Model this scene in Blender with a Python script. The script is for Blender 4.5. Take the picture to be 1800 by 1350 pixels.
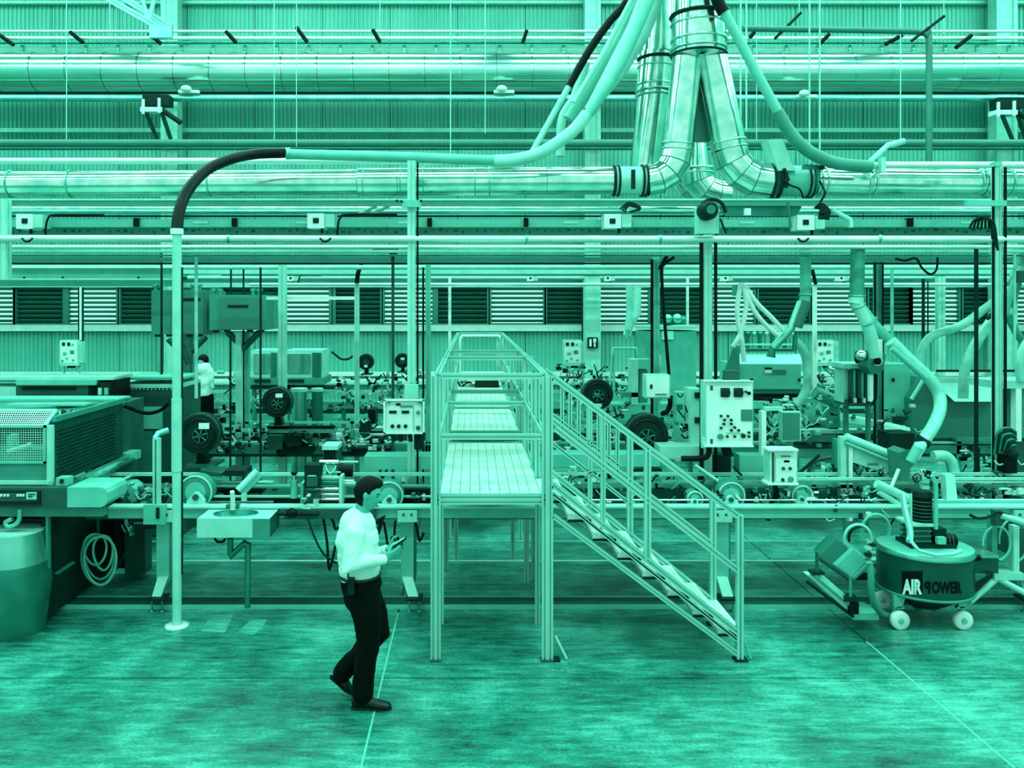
import bpy, bmesh, math, random
from mathutils import Vector, Matrix
random.seed(7)
SC = bpy.context.scene
COL = SC.collection
for o in list(bpy.data.objects): bpy.data.objects.remove(o)
# ---------------------------------------------------------------- camera
F = 1500.0; VX = 830.0; VY = 535.0; CH = 3.0
cam_d = bpy.data.cameras.new('camera'); cam = bpy.data.objects.new('camera', cam_d); COL.objects.link(cam)
cam.location = (0, 0, CH); cam.rotation_euler = (math.radians(90), 0, 0)
cam_d.sensor_width = 36.0; cam_d.lens = 36.0*F/1800.0
cam_d.shift_x = (900-VX)/1800.0; cam_d.shift_y = (VY-675)/1800.0
cam_d.clip_end = 200
SC.camera = cam
# ---------------------------------------------------------------- world, lights, exposure
LT = (0.47, 1.0, 0.84)
wd = bpy.data.worlds.new('world'); SC.world = wd; wd.use_nodes = True
wd.node_tree.nodes['Background'].inputs[0].default_value = (*LT, 1)
wd.node_tree.nodes['Background'].inputs[1].default_value = 1.25
SC.view_settings.view_transform = 'Standard'; SC.view_settings.look = 'None'
SC.view_settings.exposure = 0.0; SC.view_settings.gamma = 1.0; SC.view_settings.use_curve_mapping = False
def area(name, loc, sx, sy, power, rot=(0, 0, 0)):
    l = bpy.data.lights.new(name, 'AREA'); l.shape = 'RECTANGLE'; l.size = sx; l.size_y = sy
    l.energy = power; l.color = LT
    o = bpy.data.objects.new(name, l); COL.objects.link(o); o.location = loc; o.rotation_euler = rot
    return o
for (yy, pw) in ((1.0, 760), (6.5, 640), (12.0, 640), (17.5, 600), (21.0, 330)):
    for k in range(4):
        area('unseen_strip_light', (-15+k*10.5, yy, 12.6), 9.6, 0.55, pw)  # added strip lights out of view, sized for duct streaks and frontal light
# ---------------------------------------------------------------- projection helpers
def W(x, y, D): return Vector(((x-VX)/F*D, D, CH+(VY-y)/F*D))
def mm(px, D): return px*D/F
# ---------------------------------------------------------------- materials
def duo(v):
    t = v/0.9
    return (v*(0.07+0.93*t**3.0), v, v*(0.74+0.22*t*t), 1)
MATS = {}
def mat(key, v, rough=0.5, metal=0.0, var=0.12, scale=6.0, stretch=None, bump=0.0, coat=0.0):
    if key in MATS: return MATS[key]
    m = bpy.data.materials.new(key); m.use_nodes = True
    nt = m.node_tree; N = nt.nodes; L = nt.links
    p = N['Principled BSDF']
    p.inputs['Roughness'].default_value = rough; p.inputs['Metallic'].default_value = metal
    p.inputs['Specular IOR Level'].default_value = .5 if v > .13 else (.3 if v > .05 or rough < .25 else .10)
    tc = N.new('ShaderNodeTexCoord'); mp = N.new('ShaderNodeMapping'); nz = N.new('ShaderNodeTexNoise')
    L.new(tc.outputs['Object'], mp.inputs[0]); L.new(mp.outputs[0], nz.inputs[0])
    if stretch: mp.inputs['Scale'].default_value = stretch
    nz.inputs['Scale'].default_value = scale; nz.inputs['Detail'].default_value = 5
    r = N.new('ShaderNodeValToRGB'); L.new(nz.outputs[0], r.inputs[0])
    r.color_ramp.elements[0].position = 0.3; r.color_ramp.elements[1].position = 0.7
    r.color_ramp.elements[0].color = duo(max(v*(1-var), 0.001)); r.color_ramp.elements[1].color = duo(min(v*(1+var), 0.95))
    L.new(r.outputs[0], p.inputs['Base Color'])
    if bump:
        b = N.new('ShaderNodeBump'); b.inputs['Strength'].default_value = bump; b.inputs['Distance'].default_value = 0.01
        L.new(nz.outputs[0], b.inputs['Height']); L.new(b.outputs[0], p.inputs['Normal'])
    if coat: p.inputs['Coat Weight'].default_value = coat
    MATS[key] = m
    return m
def emis(key, v, strength):
    m = bpy.data.materials.new(key); m.use_nodes = True
    p = m.node_tree.nodes['Principled BSDF']
    p.inputs['Base Color'].default_value = duo(v)
    p.inputs['Emission Color'].default_value = (*LT, 1); p.inputs['Emission Strength'].default_value = strength
    MATS[key] = m; return m
mat('white_paint', 0.80, 0.4, var=.05); mat('pale_paint', 0.62, 0.45, var=.07); mat('light_grey', 0.46, 0.45, var=.08)
mat('mid_grey', 0.23, 0.5, var=.12); mat('dark_grey', 0.078, 0.5, var=.2); mat('charcoal', 0.024, 0.5, var=.25)
mat('black_rubber', 0.006, 0.45, var=.3); mat('black_gloss', 0.010, 0.2, var=.2)
mat('profile_alu', 0.62, 0.36, 0.25, var=.05, scale=3); mat('alu', 0.80, 0.32, 0.5, var=.05, scale=3); mat('steel', 0.55, 0.32, 0.85, var=.12, scale=4)
mat('dark_steel', 0.22, 0.38, 0.7, var=.2, scale=5); mat('galv', 0.72, 0.17, 0.97, var=.16, scale=5, bump=.05)
mat('galv_big', 0.68, 0.2, 0.9, var=.14, scale=1.3, bump=.10, stretch=(.2, 1, 3))
mat('chrome', 0.85, 0.12, 1.0, var=.03); mat('brushed', 0.5, 0.35, 0.9, var=.25, scale=8, stretch=(1, 1, .1))
mat('sheet', 0.47, 0.55, 0.1, var=.10, scale=1.2, stretch=(1, 1, .3)); mat('girt', 0.6, 0.45, 0.1, var=.08)
mat('shirt', 0.78, 0.8, var=.03); mat('cloth_dark', 0.004, 1.0, var=.3, scale=20); mat('skin', 0.40, 0.5, var=.10, scale=15)
mat('hair', 0.005, 0.6, var=.5, scale=40); mat('translucent_hose', 0.58, 0.35, var=.10, scale=12)
mat('deep_paint', 0.17, 0.45, var=.1, scale=3); mat('hose_dark', 0.008, 0.4, var=.3)  # first one: even dark paint for frames, doors, pipes and the hopper
mat('drum_steel', .085, .35, .35, var=.15, scale=6)
emis('window_glow', .8, 0.75)
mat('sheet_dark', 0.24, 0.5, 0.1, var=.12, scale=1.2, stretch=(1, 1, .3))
M = MATS
# ---------------------------------------------------------------- mesh builder
class MB:
    def __init__(s): s.bm = bmesh.new()
    def box(s, a, b, rot=None, piv=None):
        a = Vector(a); b = Vector(b); c = (a+b)/2; h = (b-a)/2
        vs = []
        for x in (-1, 1):
            for y in (-1, 1):
                for z in (-1, 1):
                    v = Vector((x*h.x, y*h.y, z*h.z))
                    if rot is not None:
                        if piv is not None: v = rot @ (v+c-Vector(piv)) + Vector(piv) - c
                        else: v = rot @ v
                    vs.append(s.bm.verts.new(c+v))
        for f in ((0, 1, 3, 2), (4, 6, 7, 5), (0, 4, 5, 1), (2, 3, 7, 6), (0, 2, 6, 4), (1, 5, 7, 3)):
            s.bm.faces.new([vs[i] for i in f])
        return s
    def b(s, x0, y0, x1, y1, D, dd=.05):           # frontal box, pixel rectangle at distance D, depth dd metres
        p = W(min(x0, x1), max(y0, y1), D); q = W(max(x0, x1), min(y0, y1), D)
        return s.box((p.x, D, p.z), (q.x, D+dd, q.z))
    def tube(s, pts, r, n=10, cap=True, sharp=False, radii=None, rb=None, up=None):
        pts = [Vector(p) for p in pts]; k = len(pts)
        if k < 2: return s
        tg = []
        for i in range(k):
            a = (pts[i]-pts[i-1]).normalized() if i > 0 else None
            b = (pts[i+1]-pts[i]).normalized() if i < k-1 else None
            t = (a if b is None else b if a is None else (a+b))
            if t.length < 1e-6: t = b
            tg.append((t.normalized(), a, b))
        t0 = tg[0][0]
        u = Vector(up) if up else (Vector((0, 0, 1)) if abs(t0.z) < .9 else Vector((0, 1, 0)))
        u = (u-t0*u.dot(t0)).normalized(); rings = []
        for i in range(k):
            t, a, b = tg[i]
            u = (u-t*u.dot(t)).normalized(); w = t.cross(u)
            sc = 1.0; mdir = None
            if a is not None and b is not None:
                ca = max(.35, math.sqrt(max(0, (1+a.dot(b))/2)))
                dlt = (b-a)
                if dlt.length > 1e-4: mdir = (dlt-t*dlt.dot(t)).normalized(); sc = 1/ca
            rr = radii[i] if radii else r
            rbb = (rb[i] if isinstance(rb, (list, tuple)) else rb) if rb is not None else rr
            ring = []
            for j in range(n):
                an = 2*math.pi*j/n
                o = u*math.cos(an)*rr + w*math.sin(an)*rbb
                if mdir is not None: o += mdir*o.dot(mdir)*(sc-1)
                ring.append(pts[i]+o)
            rings.append(ring)
        def mk(R): return [s.bm.verts.new(p) for p in R]
        V = [mk(R) for R in rings]; first = V[0]
        for i in range(k-1):
            A = V[i]; B = V[i+1]
            for j in range(n):
                f = s.bm.faces.new((A[j], A[(j+1) % n], B[(j+1) % n], B[j])); f.smooth = True
            if sharp and i < k-2: V[i+1] = mk(rings[i+1])
        if cap:
            f = s.bm.faces.new(list(reversed(first)))
            f = s.bm.faces.new(V[-1])
        return s
    def t(s, pts, r, **k):                          # tube through (px, py, D)
        return s.tube([W(*p) for p in pts], r, **k)
    def tp(s, pts, rp, **k):                        # radius in px at first point
        return s.t(pts, mm(rp, pts[0][2]), **k)
    def lathe(s, prof, c, axis='z', n=24, cap=True, ang=None):   # prof [(r, h)]
        c = Vector(c); R = []
        A = {'z': Vector((0, 0, 1)), 'y': Vector((0, 1, 0)), 'x': Vector((1, 0, 0))}[axis] if isinstance(axis, str) else Vector(axis).normalized()
        u = A.orthogonal().normalized(); w = A.cross(u)
        for (r, h) in prof:
            R.append([s.bm.verts.new(c+A*h+(u*math.cos(2*math.pi*j/n)+w*math.sin(2*math.pi*j/n))*max(r, 1e-4)) for j in range(n)])
        for i in range(len(R)-1):
            for j in range(n):
                f = s.bm.faces.new((R[i][j], R[i][(j+1) % n], R[i+1][(j+1) % n], R[i+1][j]))
                f.smooth = True
        if cap:
            s.bm.faces.new(list(reversed(R[0]))); s.bm.faces.new(R[-1])
        return s
    def cy(s, p, q, r, n=14): return s.tube([p, q], r, n=n)
    def disc(s, x, y, D, rp, ln, n=20, r2=None):    # cylinder with axis along the view depth
        r = mm(rp, D); c = W(x, y, D)
        return s.lathe([(r, 0), (r if r2 is None else mm(r2, D), ln)], c, 'y', n)
    def ball(s, c, r, sc=(1, 1, 1), n=12, m=8, rot=None):
        c = Vector(c); R = []
        def P(v):
            v = Vector((v[0]*sc[0], v[1]*sc[1], v[2]*sc[2]))*r
            if rot is not None: v = rot @ v
            return c+v
        top = s.bm.verts.new(P((0, 0, 1))); bot = s.bm.verts.new(P((0, 0, -1)))
        for i in range(1, m):
            th = math.pi*i/m
            R.append([s.bm.verts.new(P((math.sin(th)*math.cos(2*math.pi*j/n), math.sin(th)*math.sin(2*math.pi*j/n), math.cos(th)))) for j in range(n)])
        fs = []
        for j in range(n):
            fs.append(s.bm.faces.new((top, R[0][j], R[0][(j+1) % n]))); fs.append(s.bm.faces.new((R[-1][j], bot, R[-1][(j+1) % n])))
            for i in range(m-2): fs.append(s.bm.faces.new((R[i][j], R[i+1][j], R[i+1][(j+1) % n], R[i][(j+1) % n])))
        for f in fs: f.smooth = True
        return s
    def ring(s, c, R, r, axis='y', n=24, k=6):
        A = {'z': Vector((0, 0, 1)), 'y': Vector((0, 1, 0)), 'x': Vector((1, 0, 0))}[axis] if isinstance(axis, str) else Vector(axis).normalized()
        u = A.orthogonal().normalized(); w = A.cross(u); c = Vector(c); Q = []
        for i in range(n):
            d = u*math.cos(2*math.pi*i/n)+w*math.sin(2*math.pi*i/n)
            Q.append([s.bm.verts.new(c+d*(R+r*math.cos(2*math.pi*j/k))+A*r*math.sin(2*math.pi*j/k)) for j in range(k)])
        for i in range(n):
            for j in range(k):
                f = s.bm.faces.new((Q[i][j], Q[(i+1) % n][j], Q[(i+1) % n][(j+1) % k], Q[i][(j+1) % k])); f.smooth = True
        return s
    def poly(s, pts, D, dd):                        # frontal polygon in px extruded in depth
        a = [s.bm.verts.new(W(x, y, D)) for x, y in pts]
        b = [s.bm.verts.new(W(x, y, D)+Vector((0, dd, 0))) for x, y in pts]
        for v, (x, y) in zip(b, pts): v.co = Vector((W(x, y, D).x, D+dd, W(x, y, D).z))
        s.bm.faces.new(a); s.bm.faces.new(list(reversed(b)))
        n = len(a)
        for i in range(n): s.bm.faces.new((a[i], b[i], b[(i+1) % n], a[(i+1) % n]))
        return s
    def quadbox(s, P8):
        vs = [s.bm.verts.new(p) for p in P8]       # 4 front, 4 back (same order)
        s.bm.faces.new(vs[:4]); s.bm.faces.new(list(reversed(vs[4:])))
        for i in range(4): s.bm.faces.new((vs[i], vs[4+i], vs[4+(i+1) % 4], vs[(i+1) % 4]))
        return s
    def ext(s, p, q, sec, up=(0, 1, 0)):            # extrude 2D section from p to q
        p = Vector(p); q = Vector(q); t = (q-p).normalized(); u = Vector(up); u = (u-t*u.dot(t)).normalized(); w = t.cross(u)
        a = [s.bm.verts.new(p+w*x+u*y) for x, y in sec]; b = [s.bm.verts.new(q+w*x+u*y) for x, y in sec]
        n = len(a); s.bm.faces.new(list(reversed(a))); s.bm.faces.new(b)
        for i in range(n): s.bm.faces.new((a[i], a[(i+1) % n], b[(i+1) % n], b[i]))
        return s
def spl(pts, k=6):
    out = []; n = len(pts)
    P = [Vector(p) for p in pts]
    for i in range(n-1):
        p0 = P[max(i-1, 0)]; p1 = P[i]; p2 = P[i+1]; p3 = P[min(i+2, n-1)]
        for j in range(k):
            t = j/k
            out.append(.5*((2*p1)+(p2-p0)*t+(2*p0-5*p1+4*p2-p3)*t*t+(3*p1-p0-3*p2+p3)*t**3))
    out.append(P[-1]); return out
def sp(pts, k=6): return spl([W(*p) for p in pts], k)
def tsec(w, h, nw=1, nh=1, g=.015, d=.020):        # slotted aluminium section
    pts = []
    def side(L, n, fx):
        out = []
        for i in range(n):
            c = -L/2+L*(i+.5)/n
            out += [fx(c-g/2, 0), fx(c-g/2, d), fx(c+g/2, d), fx(c+g/2, 0)]
        return out
    pts.append((-w/2, -h/2)); pts += side(w, nw, lambda a, k: (a, -h/2+k))
    pts.append((w/2, -h/2)); pts += side(h, nh, lambda a, k: (w/2-k, a))
    pts.append((w/2, h/2)); pts += side(w, nw, lambda a, k: (-a, h/2-k))
    pts.append((-w/2, h/2)); pts += side(h, nh, lambda a, k: (-w/2+k, -a))
    return pts
LOC = {}
def link_mesh(name, mb, m, loc, parent=None, smooth=False, recalc=True):
    me = bpy.data.meshes.new(name)
    for e in mb.bm.edges:
        lf = e.link_faces
        if len(lf) == 2 and lf[0].smooth != lf[1].smooth: e.smooth = False
    if recalc: bmesh.ops.recalc_face_normals(mb.bm, faces=mb.bm.faces)
    mb.bm.transform(Matrix.Translation(-Vector(loc))); mb.bm.to_mesh(me); mb.bm.free()
    me.materials.append(M[m] if isinstance(m, str) else m)
    o = bpy.data.objects.new(name, me); COL.objects.link(o)
    return o
def bounds(mb):
    vs = [v.co for v in mb.bm.verts]
    a = Vector((min(v.x for v in vs), min(v.y for v in vs), min(v.z for v in vs)))
    b = Vector((max(v.x for v in vs), max(v.y for v in vs), max(v.z for v in vs)))
    return a, b
class Thing:
    def __init__(s, name, label, cat, loc=None, group=None, kind=None):
        s.o = bpy.data.objects.new(name, None); COL.objects.link(s.o); s.o.empty_display_size = .1
        s.loc = None; s.pend = []
        if loc is not None: s.setloc(loc)
        if label: s.o['label'] = label
        if cat: s.o['category'] = cat
        if group: s.o['group'] = group
        if kind: s.o['kind'] = kind
    def setloc(s, l): s.loc = Vector(l); s.o.location = s.loc
    def part(s, name, mb, m, parent=None, label=None):
        if s.loc is None:
            a, b = bounds(mb); s.setloc(((a.x+b.x)/2, (a.y+b.y)/2, a.z))
        o = link_mesh(name, mb, m, s.loc); o.parent = parent or s.o
        if label: o['label'] = label
        return o
def one(name, label, cat, mb, m, group=None, kind=None):
    a, b = bounds(mb); loc = Vector(((a.x+b.x)/2, (a.y+b.y)/2, a.z))
    o = link_mesh(name, mb, m, loc); o.location = loc
    if label: o['label'] = label
    if cat: o['category'] = cat
    if group: o['group'] = group
    if kind: o['kind'] = kind
    return o
def struct(name, mb, m): return one(name, None, None, mb, m, kind='structure')
def dup(root, delta, label=None, scale=None):
    def cp(o, par):
        c = o.copy(); COL.objects.link(c)
        if par: c.parent = par
        for ch in o.children: cp(ch, c)
        return c
    r = cp(root, None); r.location = root.location+Vector(delta)
    if label: r['label'] = label
    if scale: r.scale = scale
    return r
# ================================================================ STRUCTURE
XL, XR, YB = -17.5, 20.5, 24.0
fl = MB().box((XL, -3, -.2), (XR, YB, -.02)); 
def floor_mat():
    m = bpy.data.materials.new('concrete'); m.use_nodes = True; nt = m.node_tree; N = nt.nodes; L = nt.links
    p = N['Principled BSDF']; g = N.new('ShaderNodeNewGeometry')
    def noise(scale, st, det=6, rough=.6):
        mp = N.new('ShaderNodeMapping'); mp.inputs['Scale'].default_value = st; L.new(g.outputs['Position'], mp.inputs[0])
        n = N.new('ShaderNodeTexNoise'); n.inputs['Scale'].default_value = scale; n.inputs['Detail'].default_value = det; n.inputs['Roughness'].default_value = rough
        L.new(mp.outputs[0], n.inputs[0]); return n
    a = noise(.9, (1, .8, 1)); b = noise(9, (.35, 1.6, 1), 8, .7); c = noise(40, (1, 1, 1), 4)
    mx = N.new('ShaderNodeMath'); mx.operation = 'MULTIPLY_ADD'; mx.inputs[1].default_value = .48
    L.new(a.outputs[0], mx.inputs[0])
    m2 = N.new('ShaderNodeMath'); m2.operation = 'MULTIPLY_ADD'; m2.inputs[1].default_value = .36; L.new(b.outputs[0], m2.inputs[0])
    m3 = N.new('ShaderNodeMath'); m3.operation = 'MULTIPLY'; m3.inputs[1].default_value = .16; L.new(c.outputs[0], m3.inputs[0])
    L.new(m3.outputs[0], m2.inputs[2]); L.new(m2.outputs[0], mx.inputs[2])
    r = N.new('ShaderNodeValToRGB'); L.new(mx.outputs[0], r.inputs[0])
    e = r.color_ramp.elements; e[0].position = .40; e[0].color = duo(.05); e[1].position = .60; e[1].color = duo(.46)
    k = e.new(.50); k.color = duo(.21)
    L.new(r.outputs[0], p.inputs['Base Color'])
    rr = N.new('ShaderNodeMapRange'); L.new(a.outputs[0], rr.inputs[0]); rr.inputs['From Min'].default_value = .3; rr.inputs['From Max'].default_value = .7
    rr.inputs['To Min'].default_value = .36; rr.inputs['To Max'].default_value = .20; L.new(rr.outputs[0], p.inputs['Roughness'])
    bp = N.new('ShaderNodeBump'); bp.inputs['Strength'].default_value = .15; bp.inputs['Distance'].default_value = .004
    L.new(b.outputs[0], bp.inputs['Height']); L.new(bp.outputs[0], p.inputs['Normal'])
    return m
M['concrete'] = floor_mat()
floor = struct('floor', fl, 'dark_grey')
xs = [XL]+[-0.72+4.23*k for k in range(-3, 5)]+[XR]
ys = [-3, 1.6, 6.85, 9.95, 15, 19.5, YB]
for i in range(len(xs)-1):
    for j in range(len(ys)-1):
        g = .007
        o = link_mesh('slab', MB().box((xs[i]+g, ys[j]+g, -.02), (xs[i+1]-g, ys[j+1]-g, 0)), 'concrete', floor.location)
        o.parent = floor
# pale joint strips where filler shows
for (x, y0, y1, w) in ((-0.72, 1.6, 8.3, .012), (3.51, 1.6, 7.6, .012)):
    o = link_mesh('joint_filler', MB().box((x-w*.6, y0, -.012), (x+w*.6, y1, .0005)), 'light_grey', floor.location); o.parent = floor
wall = MB().box((XL, YB+.12, 0), (XR, YB+.2, 14))
wb = struct('wall_back', wall, 'mid_grey')
def corr(x0, x1, y, z0, z1, per=.125, dp=.035):
    mb = MB(); n = int(round((x1-x0)/per)); pr = []
    for i in range(n):
        a = x0+i*per
        pr += [(a, 0), (a+per*.42, 0), (a+per*.5, dp), (a+per*.92, dp)]
    pr.append((x0+n*per, 0))
    A = [mb.bm.verts.new((x, y+d, z0)) for x, d in pr]; B = [mb.bm.verts.new((x, y+d, z1)) for x, d in pr]
    for i in range(len(pr)-1): mb.bm.faces.new((A[i], A[i+1], B[i+1], B[i]))
    return mb
zt = 3+(VY-488)/F*YB; zb = 3+(VY-572)/F*YB
k = 0
x = XL
while x < XR-.1:
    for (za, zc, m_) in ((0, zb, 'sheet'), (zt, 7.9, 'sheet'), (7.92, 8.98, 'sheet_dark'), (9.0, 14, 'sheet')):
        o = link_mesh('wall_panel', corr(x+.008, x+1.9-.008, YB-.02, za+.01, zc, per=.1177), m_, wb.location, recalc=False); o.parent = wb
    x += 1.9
# side walls and roof, beyond the frame
struct('wall_left', MB().box((XL-.2, -3, 0), (XL, YB, 14)), 'light_grey')
struct('wall_right', MB().box((XR, -3, 0), (XR+.2, YB, 14)), 'light_grey')
struct('ceiling', MB().box((XL, -3, 14), (XR, YB+.2, 14.2)), 'mid_grey')
# girts on the wall
n = 1
for (y0, y1, m_) in ((225, 232, 'girt'), (571, 582, 'white_paint'), (654, 661, 'white_paint'), (672, 676, 'girt'), (497, 505, 'girt'), (1, 6, 'girt')):
    struct('trim_%d' % n, MB().b(-200, y0, 2050, y1, YB-.22, .15), m_); n += 1
# louvre windows
seq = [(-38, 22, 1), (28, 110, 0), (120, 204, 1), (212, 294, 0), (302, 384, 1), (392, 488, 0), (496, 578, 1), (590, 668, 0), (676, 760, 1), (770, 856, 0),
       (864, 955, 1), (962, 1040, 0), (1050, 1140, 1), (1148, 1246, 0), (1254, 1326, 1), (1334, 1424, 0), (1430, 1520, 1), (1528, 1600, 0), (1605, 1686, 1), (1694, 1770, 0), (1778, 1860, 1)]
mat('slat_dark', .16, .5, var=.15); mat('slat_light', .22, .4, var=.05)
for i, (a, b, lit) in enumerate(seq):
    D = YB-.08; y0, y1 = 500, 571
    fr = struct('window_%d' % (i+1), MB().b(a, y0, b, y1, D+.1, .05), 'window_glow' if lit else 'charcoal')
    f = MB()
    for (p, q, r, s_) in ((a-5, y0, a, y1), (b, y0, b+5, y1), (a, y0, b, y0+4), (a, y1-3, b, y1)): f.b(p, q, r, s_, D-.06, .13)
    o = link_mesh('window_frame', f, 'deep_paint', fr.location); o.parent = fr
    for j in range(8):
        yy = y0+7+j*8
        c = W((a+b)/2, yy, D); w_ = mm(b-a, D)/2
        mb = MB().box((c.x-w_, D-.035, c.z-.022), (c.x+w_, D+.075, c.z-.006), Matrix.Rotation(math.radians(-38), 3, 'X'))
        o = link_mesh('slat', mb, 'slat_light' if lit else 'slat_dark', fr.location); o.parent = fr
# building columns
for (x0, x1, lab) in ((282, 312, 'left pale steel building column against the corrugated wall'), (1028, 1056, 'middle pale steel building column behind the duct cluster'),
                      (1752, 1788, 'right pale steel building column near the right edge')):
    a = W(x0, 0, 23.2); b = W(x1, 0, 23.2)
    t = Thing('building_column', lab, 'column', ((a.x+b.x)/2, 23.2, 0))
    t.part('web', MB().box((a.x+.12, 23.25, 0), (b.x-.0, 23.55, 13.9)), 'pale_paint')
    t.part('flange', MB().box((a.x, 23.2, 0), (a.x+.14, 23.6, 13.9)), 'girt'); t.part('flange', MB().box((b.x-.1, 23.18, 0), (b.x, 23.6, 13.9)), 'girt')
# ================================================================ UPPER PIPEWORK
def hp(name, lab, cat, y, rp, D, m_, x0=-250, x1=2100, y2=None, n=10):
    return one(name, lab, cat, MB().tp([(x0, y, D), (x1, y if y2 is None else y2, D)], rp, n=n), m_)
hp('pipe', 'topmost thin bright pipe crossing the upper wall', 'pipe', 55, 2.6, 21.6, 'alu')
hp('pipe', 'second thin bright pipe just under the topmost one', 'pipe', 67, 3.2, 21.4, 'alu')
hp('pipe', 'thin dark pipe directly above the cable tray', 'pipe', 75, 2.6, 21.8, 'dark_steel')  # pipe in plain dark steel
mb = MB().b(-250, 80, 2100, 94, 22.0, .25)
t = Thing('cable_tray', 'long pale cable tray running above the big silver duct', 'cable tray')
t.part('tray', mb, 'pale_paint')
for i in range(34): t.part('bracket', MB().b(-20+i*56, 79, -15+i*56, 95, 21.95, .05), 'steel')
# big silver duct
D = 21.0; R = mm(34, D)
t = Thing('duct', 'huge silver insulated duct spanning the upper wall', 'duct', W(900, 126+34, D))
x = -120.0; k = 0
while x < 1950:
    if k % 1 == 0:
        t.part('duct_section', MB().tp([(x+.8, 127, D), (x+61.2, 127, D)], 34+random.uniform(-.15, .15), n=28), 'galv_big')
        mb = MB(); mb.tp([(x+60, 127, D), (x+62.2, 127, D)], 34.8, n=28); t.part('seam_band', mb, 'galv')
    x += 62; k += 1
hp('pipe', 'thin black conduit just below the huge silver duct', 'pipe', 163, 2.5, 20.5, 'black_rubber')
hp('pipe', 'pale pipe below the black conduit under the huge duct', 'pipe', 173, 6.0, 20.4, 'steel')
hp('pipe', 'dark thick pipe crossing the wall above the main line', 'pipe', 252, 7.0, 19.0, 'deep_paint')
hp('pipe', 'slim pipe tucked beneath the dark thick pipe', 'pipe', 262, 2.0, 19.1, 'dark_steel')
# rods on the upper pipes
for ri, (a, b, c, d) in enumerate(((0, 62, 24, 79), (123, 56, 146, 75), (262, 59, 283, 77), (397, 55, 415, 75), (521, 48, 540, 74), (655, 52, 668, 74), (926, 53, 919, 75),
                     (1318, 66, 1330, 52), (1440, 78, 1458, 60), (1556, 78, 1586, 62), (1680, 84, 1708, 62))):
    one('hanger_rod', 'short dark slanted rod across the upper pipes, ' + ('first from the left edge', 'second from the left edge', 'beside the left column', 'just right of the left column', 'fifth from left', 'sixth from left', 'leaning left, near the black hose', 'tiny one just right of the duct cluster', 'left of the twin wires', 'left of the tall bent pipe', 'right of the tall bent pipe')[ri], 'rod', MB().t([(a, b, 21.3), (c, d, 21.3)], .05, n=6), 'black_rubber', group='slanted rods on the upper pipes')
one('hanger_rod', 'long dark slanted rod upper right, left of the tall bent pipe', 'rod', MB().t([(1362, 68, 18), (1408, 22, 18)], .032, n=6), 'charcoal')
one('hanger_rod', 'long dark slanted rod across the top of the bent pipe', 'rod', MB().t([(1602, 72, 17.95), (1660, 28, 17.95)], .032, n=6), 'charcoal')
# tall bent pipe right
one('pipe', 'tall dark green pipe bending down at upper right', 'pipe', MB().tube(sp([(1305, 50, 18), (1450, 52, 18), (1600, 55, 18), (1620, 57, 18), (1630, 62, 18), (1633, 75, 18), (1633, 290, 18)], 5), mm(5.5, 18)), 'deep_paint')
# vertical wires / rods
WL_ = ('farthest left, crossing the huge duct', 'short one above the pipes at left', 'crossing the huge duct left of the black arch end', 'next to the end of the black hose arch', 'in front of the huge duct at centre left', 'just right of the centre-left wire', 'very short one at top centre', 'left of a close pair right of the duct cluster', 'right of a close pair right of the duct cluster', 'thin one beside the sloping feed pipe', 'left of the long bright pair at right', 'right of the long bright pair at right', 'left of the tall bent pipe', 'at the top end of the long dark rod', 'very short one at top right')
for wi, (x, y0, y1, D, r) in enumerate(((117, -60, 300, 20, .9), (193, -60, 62, 22, 1), (482, 0, 250, 20, .8), (521, 50, 258, 18, .8), (792, -80, 270, 14, 1.1), (853, -60, 235, 20, .8), (668, -60, 80, 22, .8),
                          (1302, -80, 240, 14, 1.6), (1312, -80, 230, 14, 1.6), (1330, -60, 300, 20, .8), (1423, -80, 290, 12, 1.6), (1441, -80, 330, 12, 1.7), (1583, -80, 250, 19, 1.1), (1659, -60, 60, 21, .8), (1405, -60, 30, 21, .8))):
    one('suspension_wire', 'thin pale hanging wire, '+WL_[wi], 'wire', MB().tube([(W(x, 0, D).x, D, 13.99), W(x, y1, D)], mm(r, D), n=5), 'pale_paint', group='suspension wires')
# roof truss top left
t = Thing('roof_truss', 'pale steel roof truss leg slanting in at upper left', 'truss', W(250, 60, 19))
t.part('chord', MB().ext(W(140, -30, 19), W(300, 60, 19), tsec(.14, .1)), 'pale_paint'); t.part('chord', MB().ext(W(175, -30, 19.3), W(300, 48, 19.3), tsec(.14, .1)), 'pale_paint')
t.part('brace', MB().t([(243, -30, 19), (260, 35, 19)], .045, n=6), 'pale_paint'); t.part('brace', MB().t([(278, -30, 19), (262, 35, 19)], .045, n=6), 'pale_paint')
t.part('gusset', MB().b(262, 45, 302, 66, 18.9, .08), 'steel')
# wall-mounted cluster on column
for (ox, oy, D, lab) in ((0, 0, 20, 'dark clamp bracket with slanted legs on the left column'), (1505, 5, 20, 'dark lamp bracket with slanted legs at the right edge')):
    t = Thing('clamp_bracket', lab, 'bracket')
    t.part('housing', MB().b(250+ox, 166+oy, 296+ox, 184+oy, D, .35), 'charcoal')
    mb = MB().b(246+ox, 188+oy, 284+ox, 196+oy, D-.1, .3); mb.b(249+ox, 174+oy, 253+ox, 200+oy, D-.15, .05); mb.b(277+ox, 172+oy, 281+ox, 198+oy, D-.15, .05)
    t.part('clamp', mb, 'white_paint')
    t.part('leg', MB().t([(256+ox, 196+oy, D), (276+ox, 244+oy, D+.6)], .05, n=6), 'dark_grey'); t.part('leg', MB().t([(282+ox, 190+oy, D), (300+ox, 244+oy, D+.6)], .05, n=6), 'dark_grey')
    t.part('arm', MB().t([(280+ox, 190+oy, D), (318+ox, 216+oy, D)], .06, n=6), 'charcoal')
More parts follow.
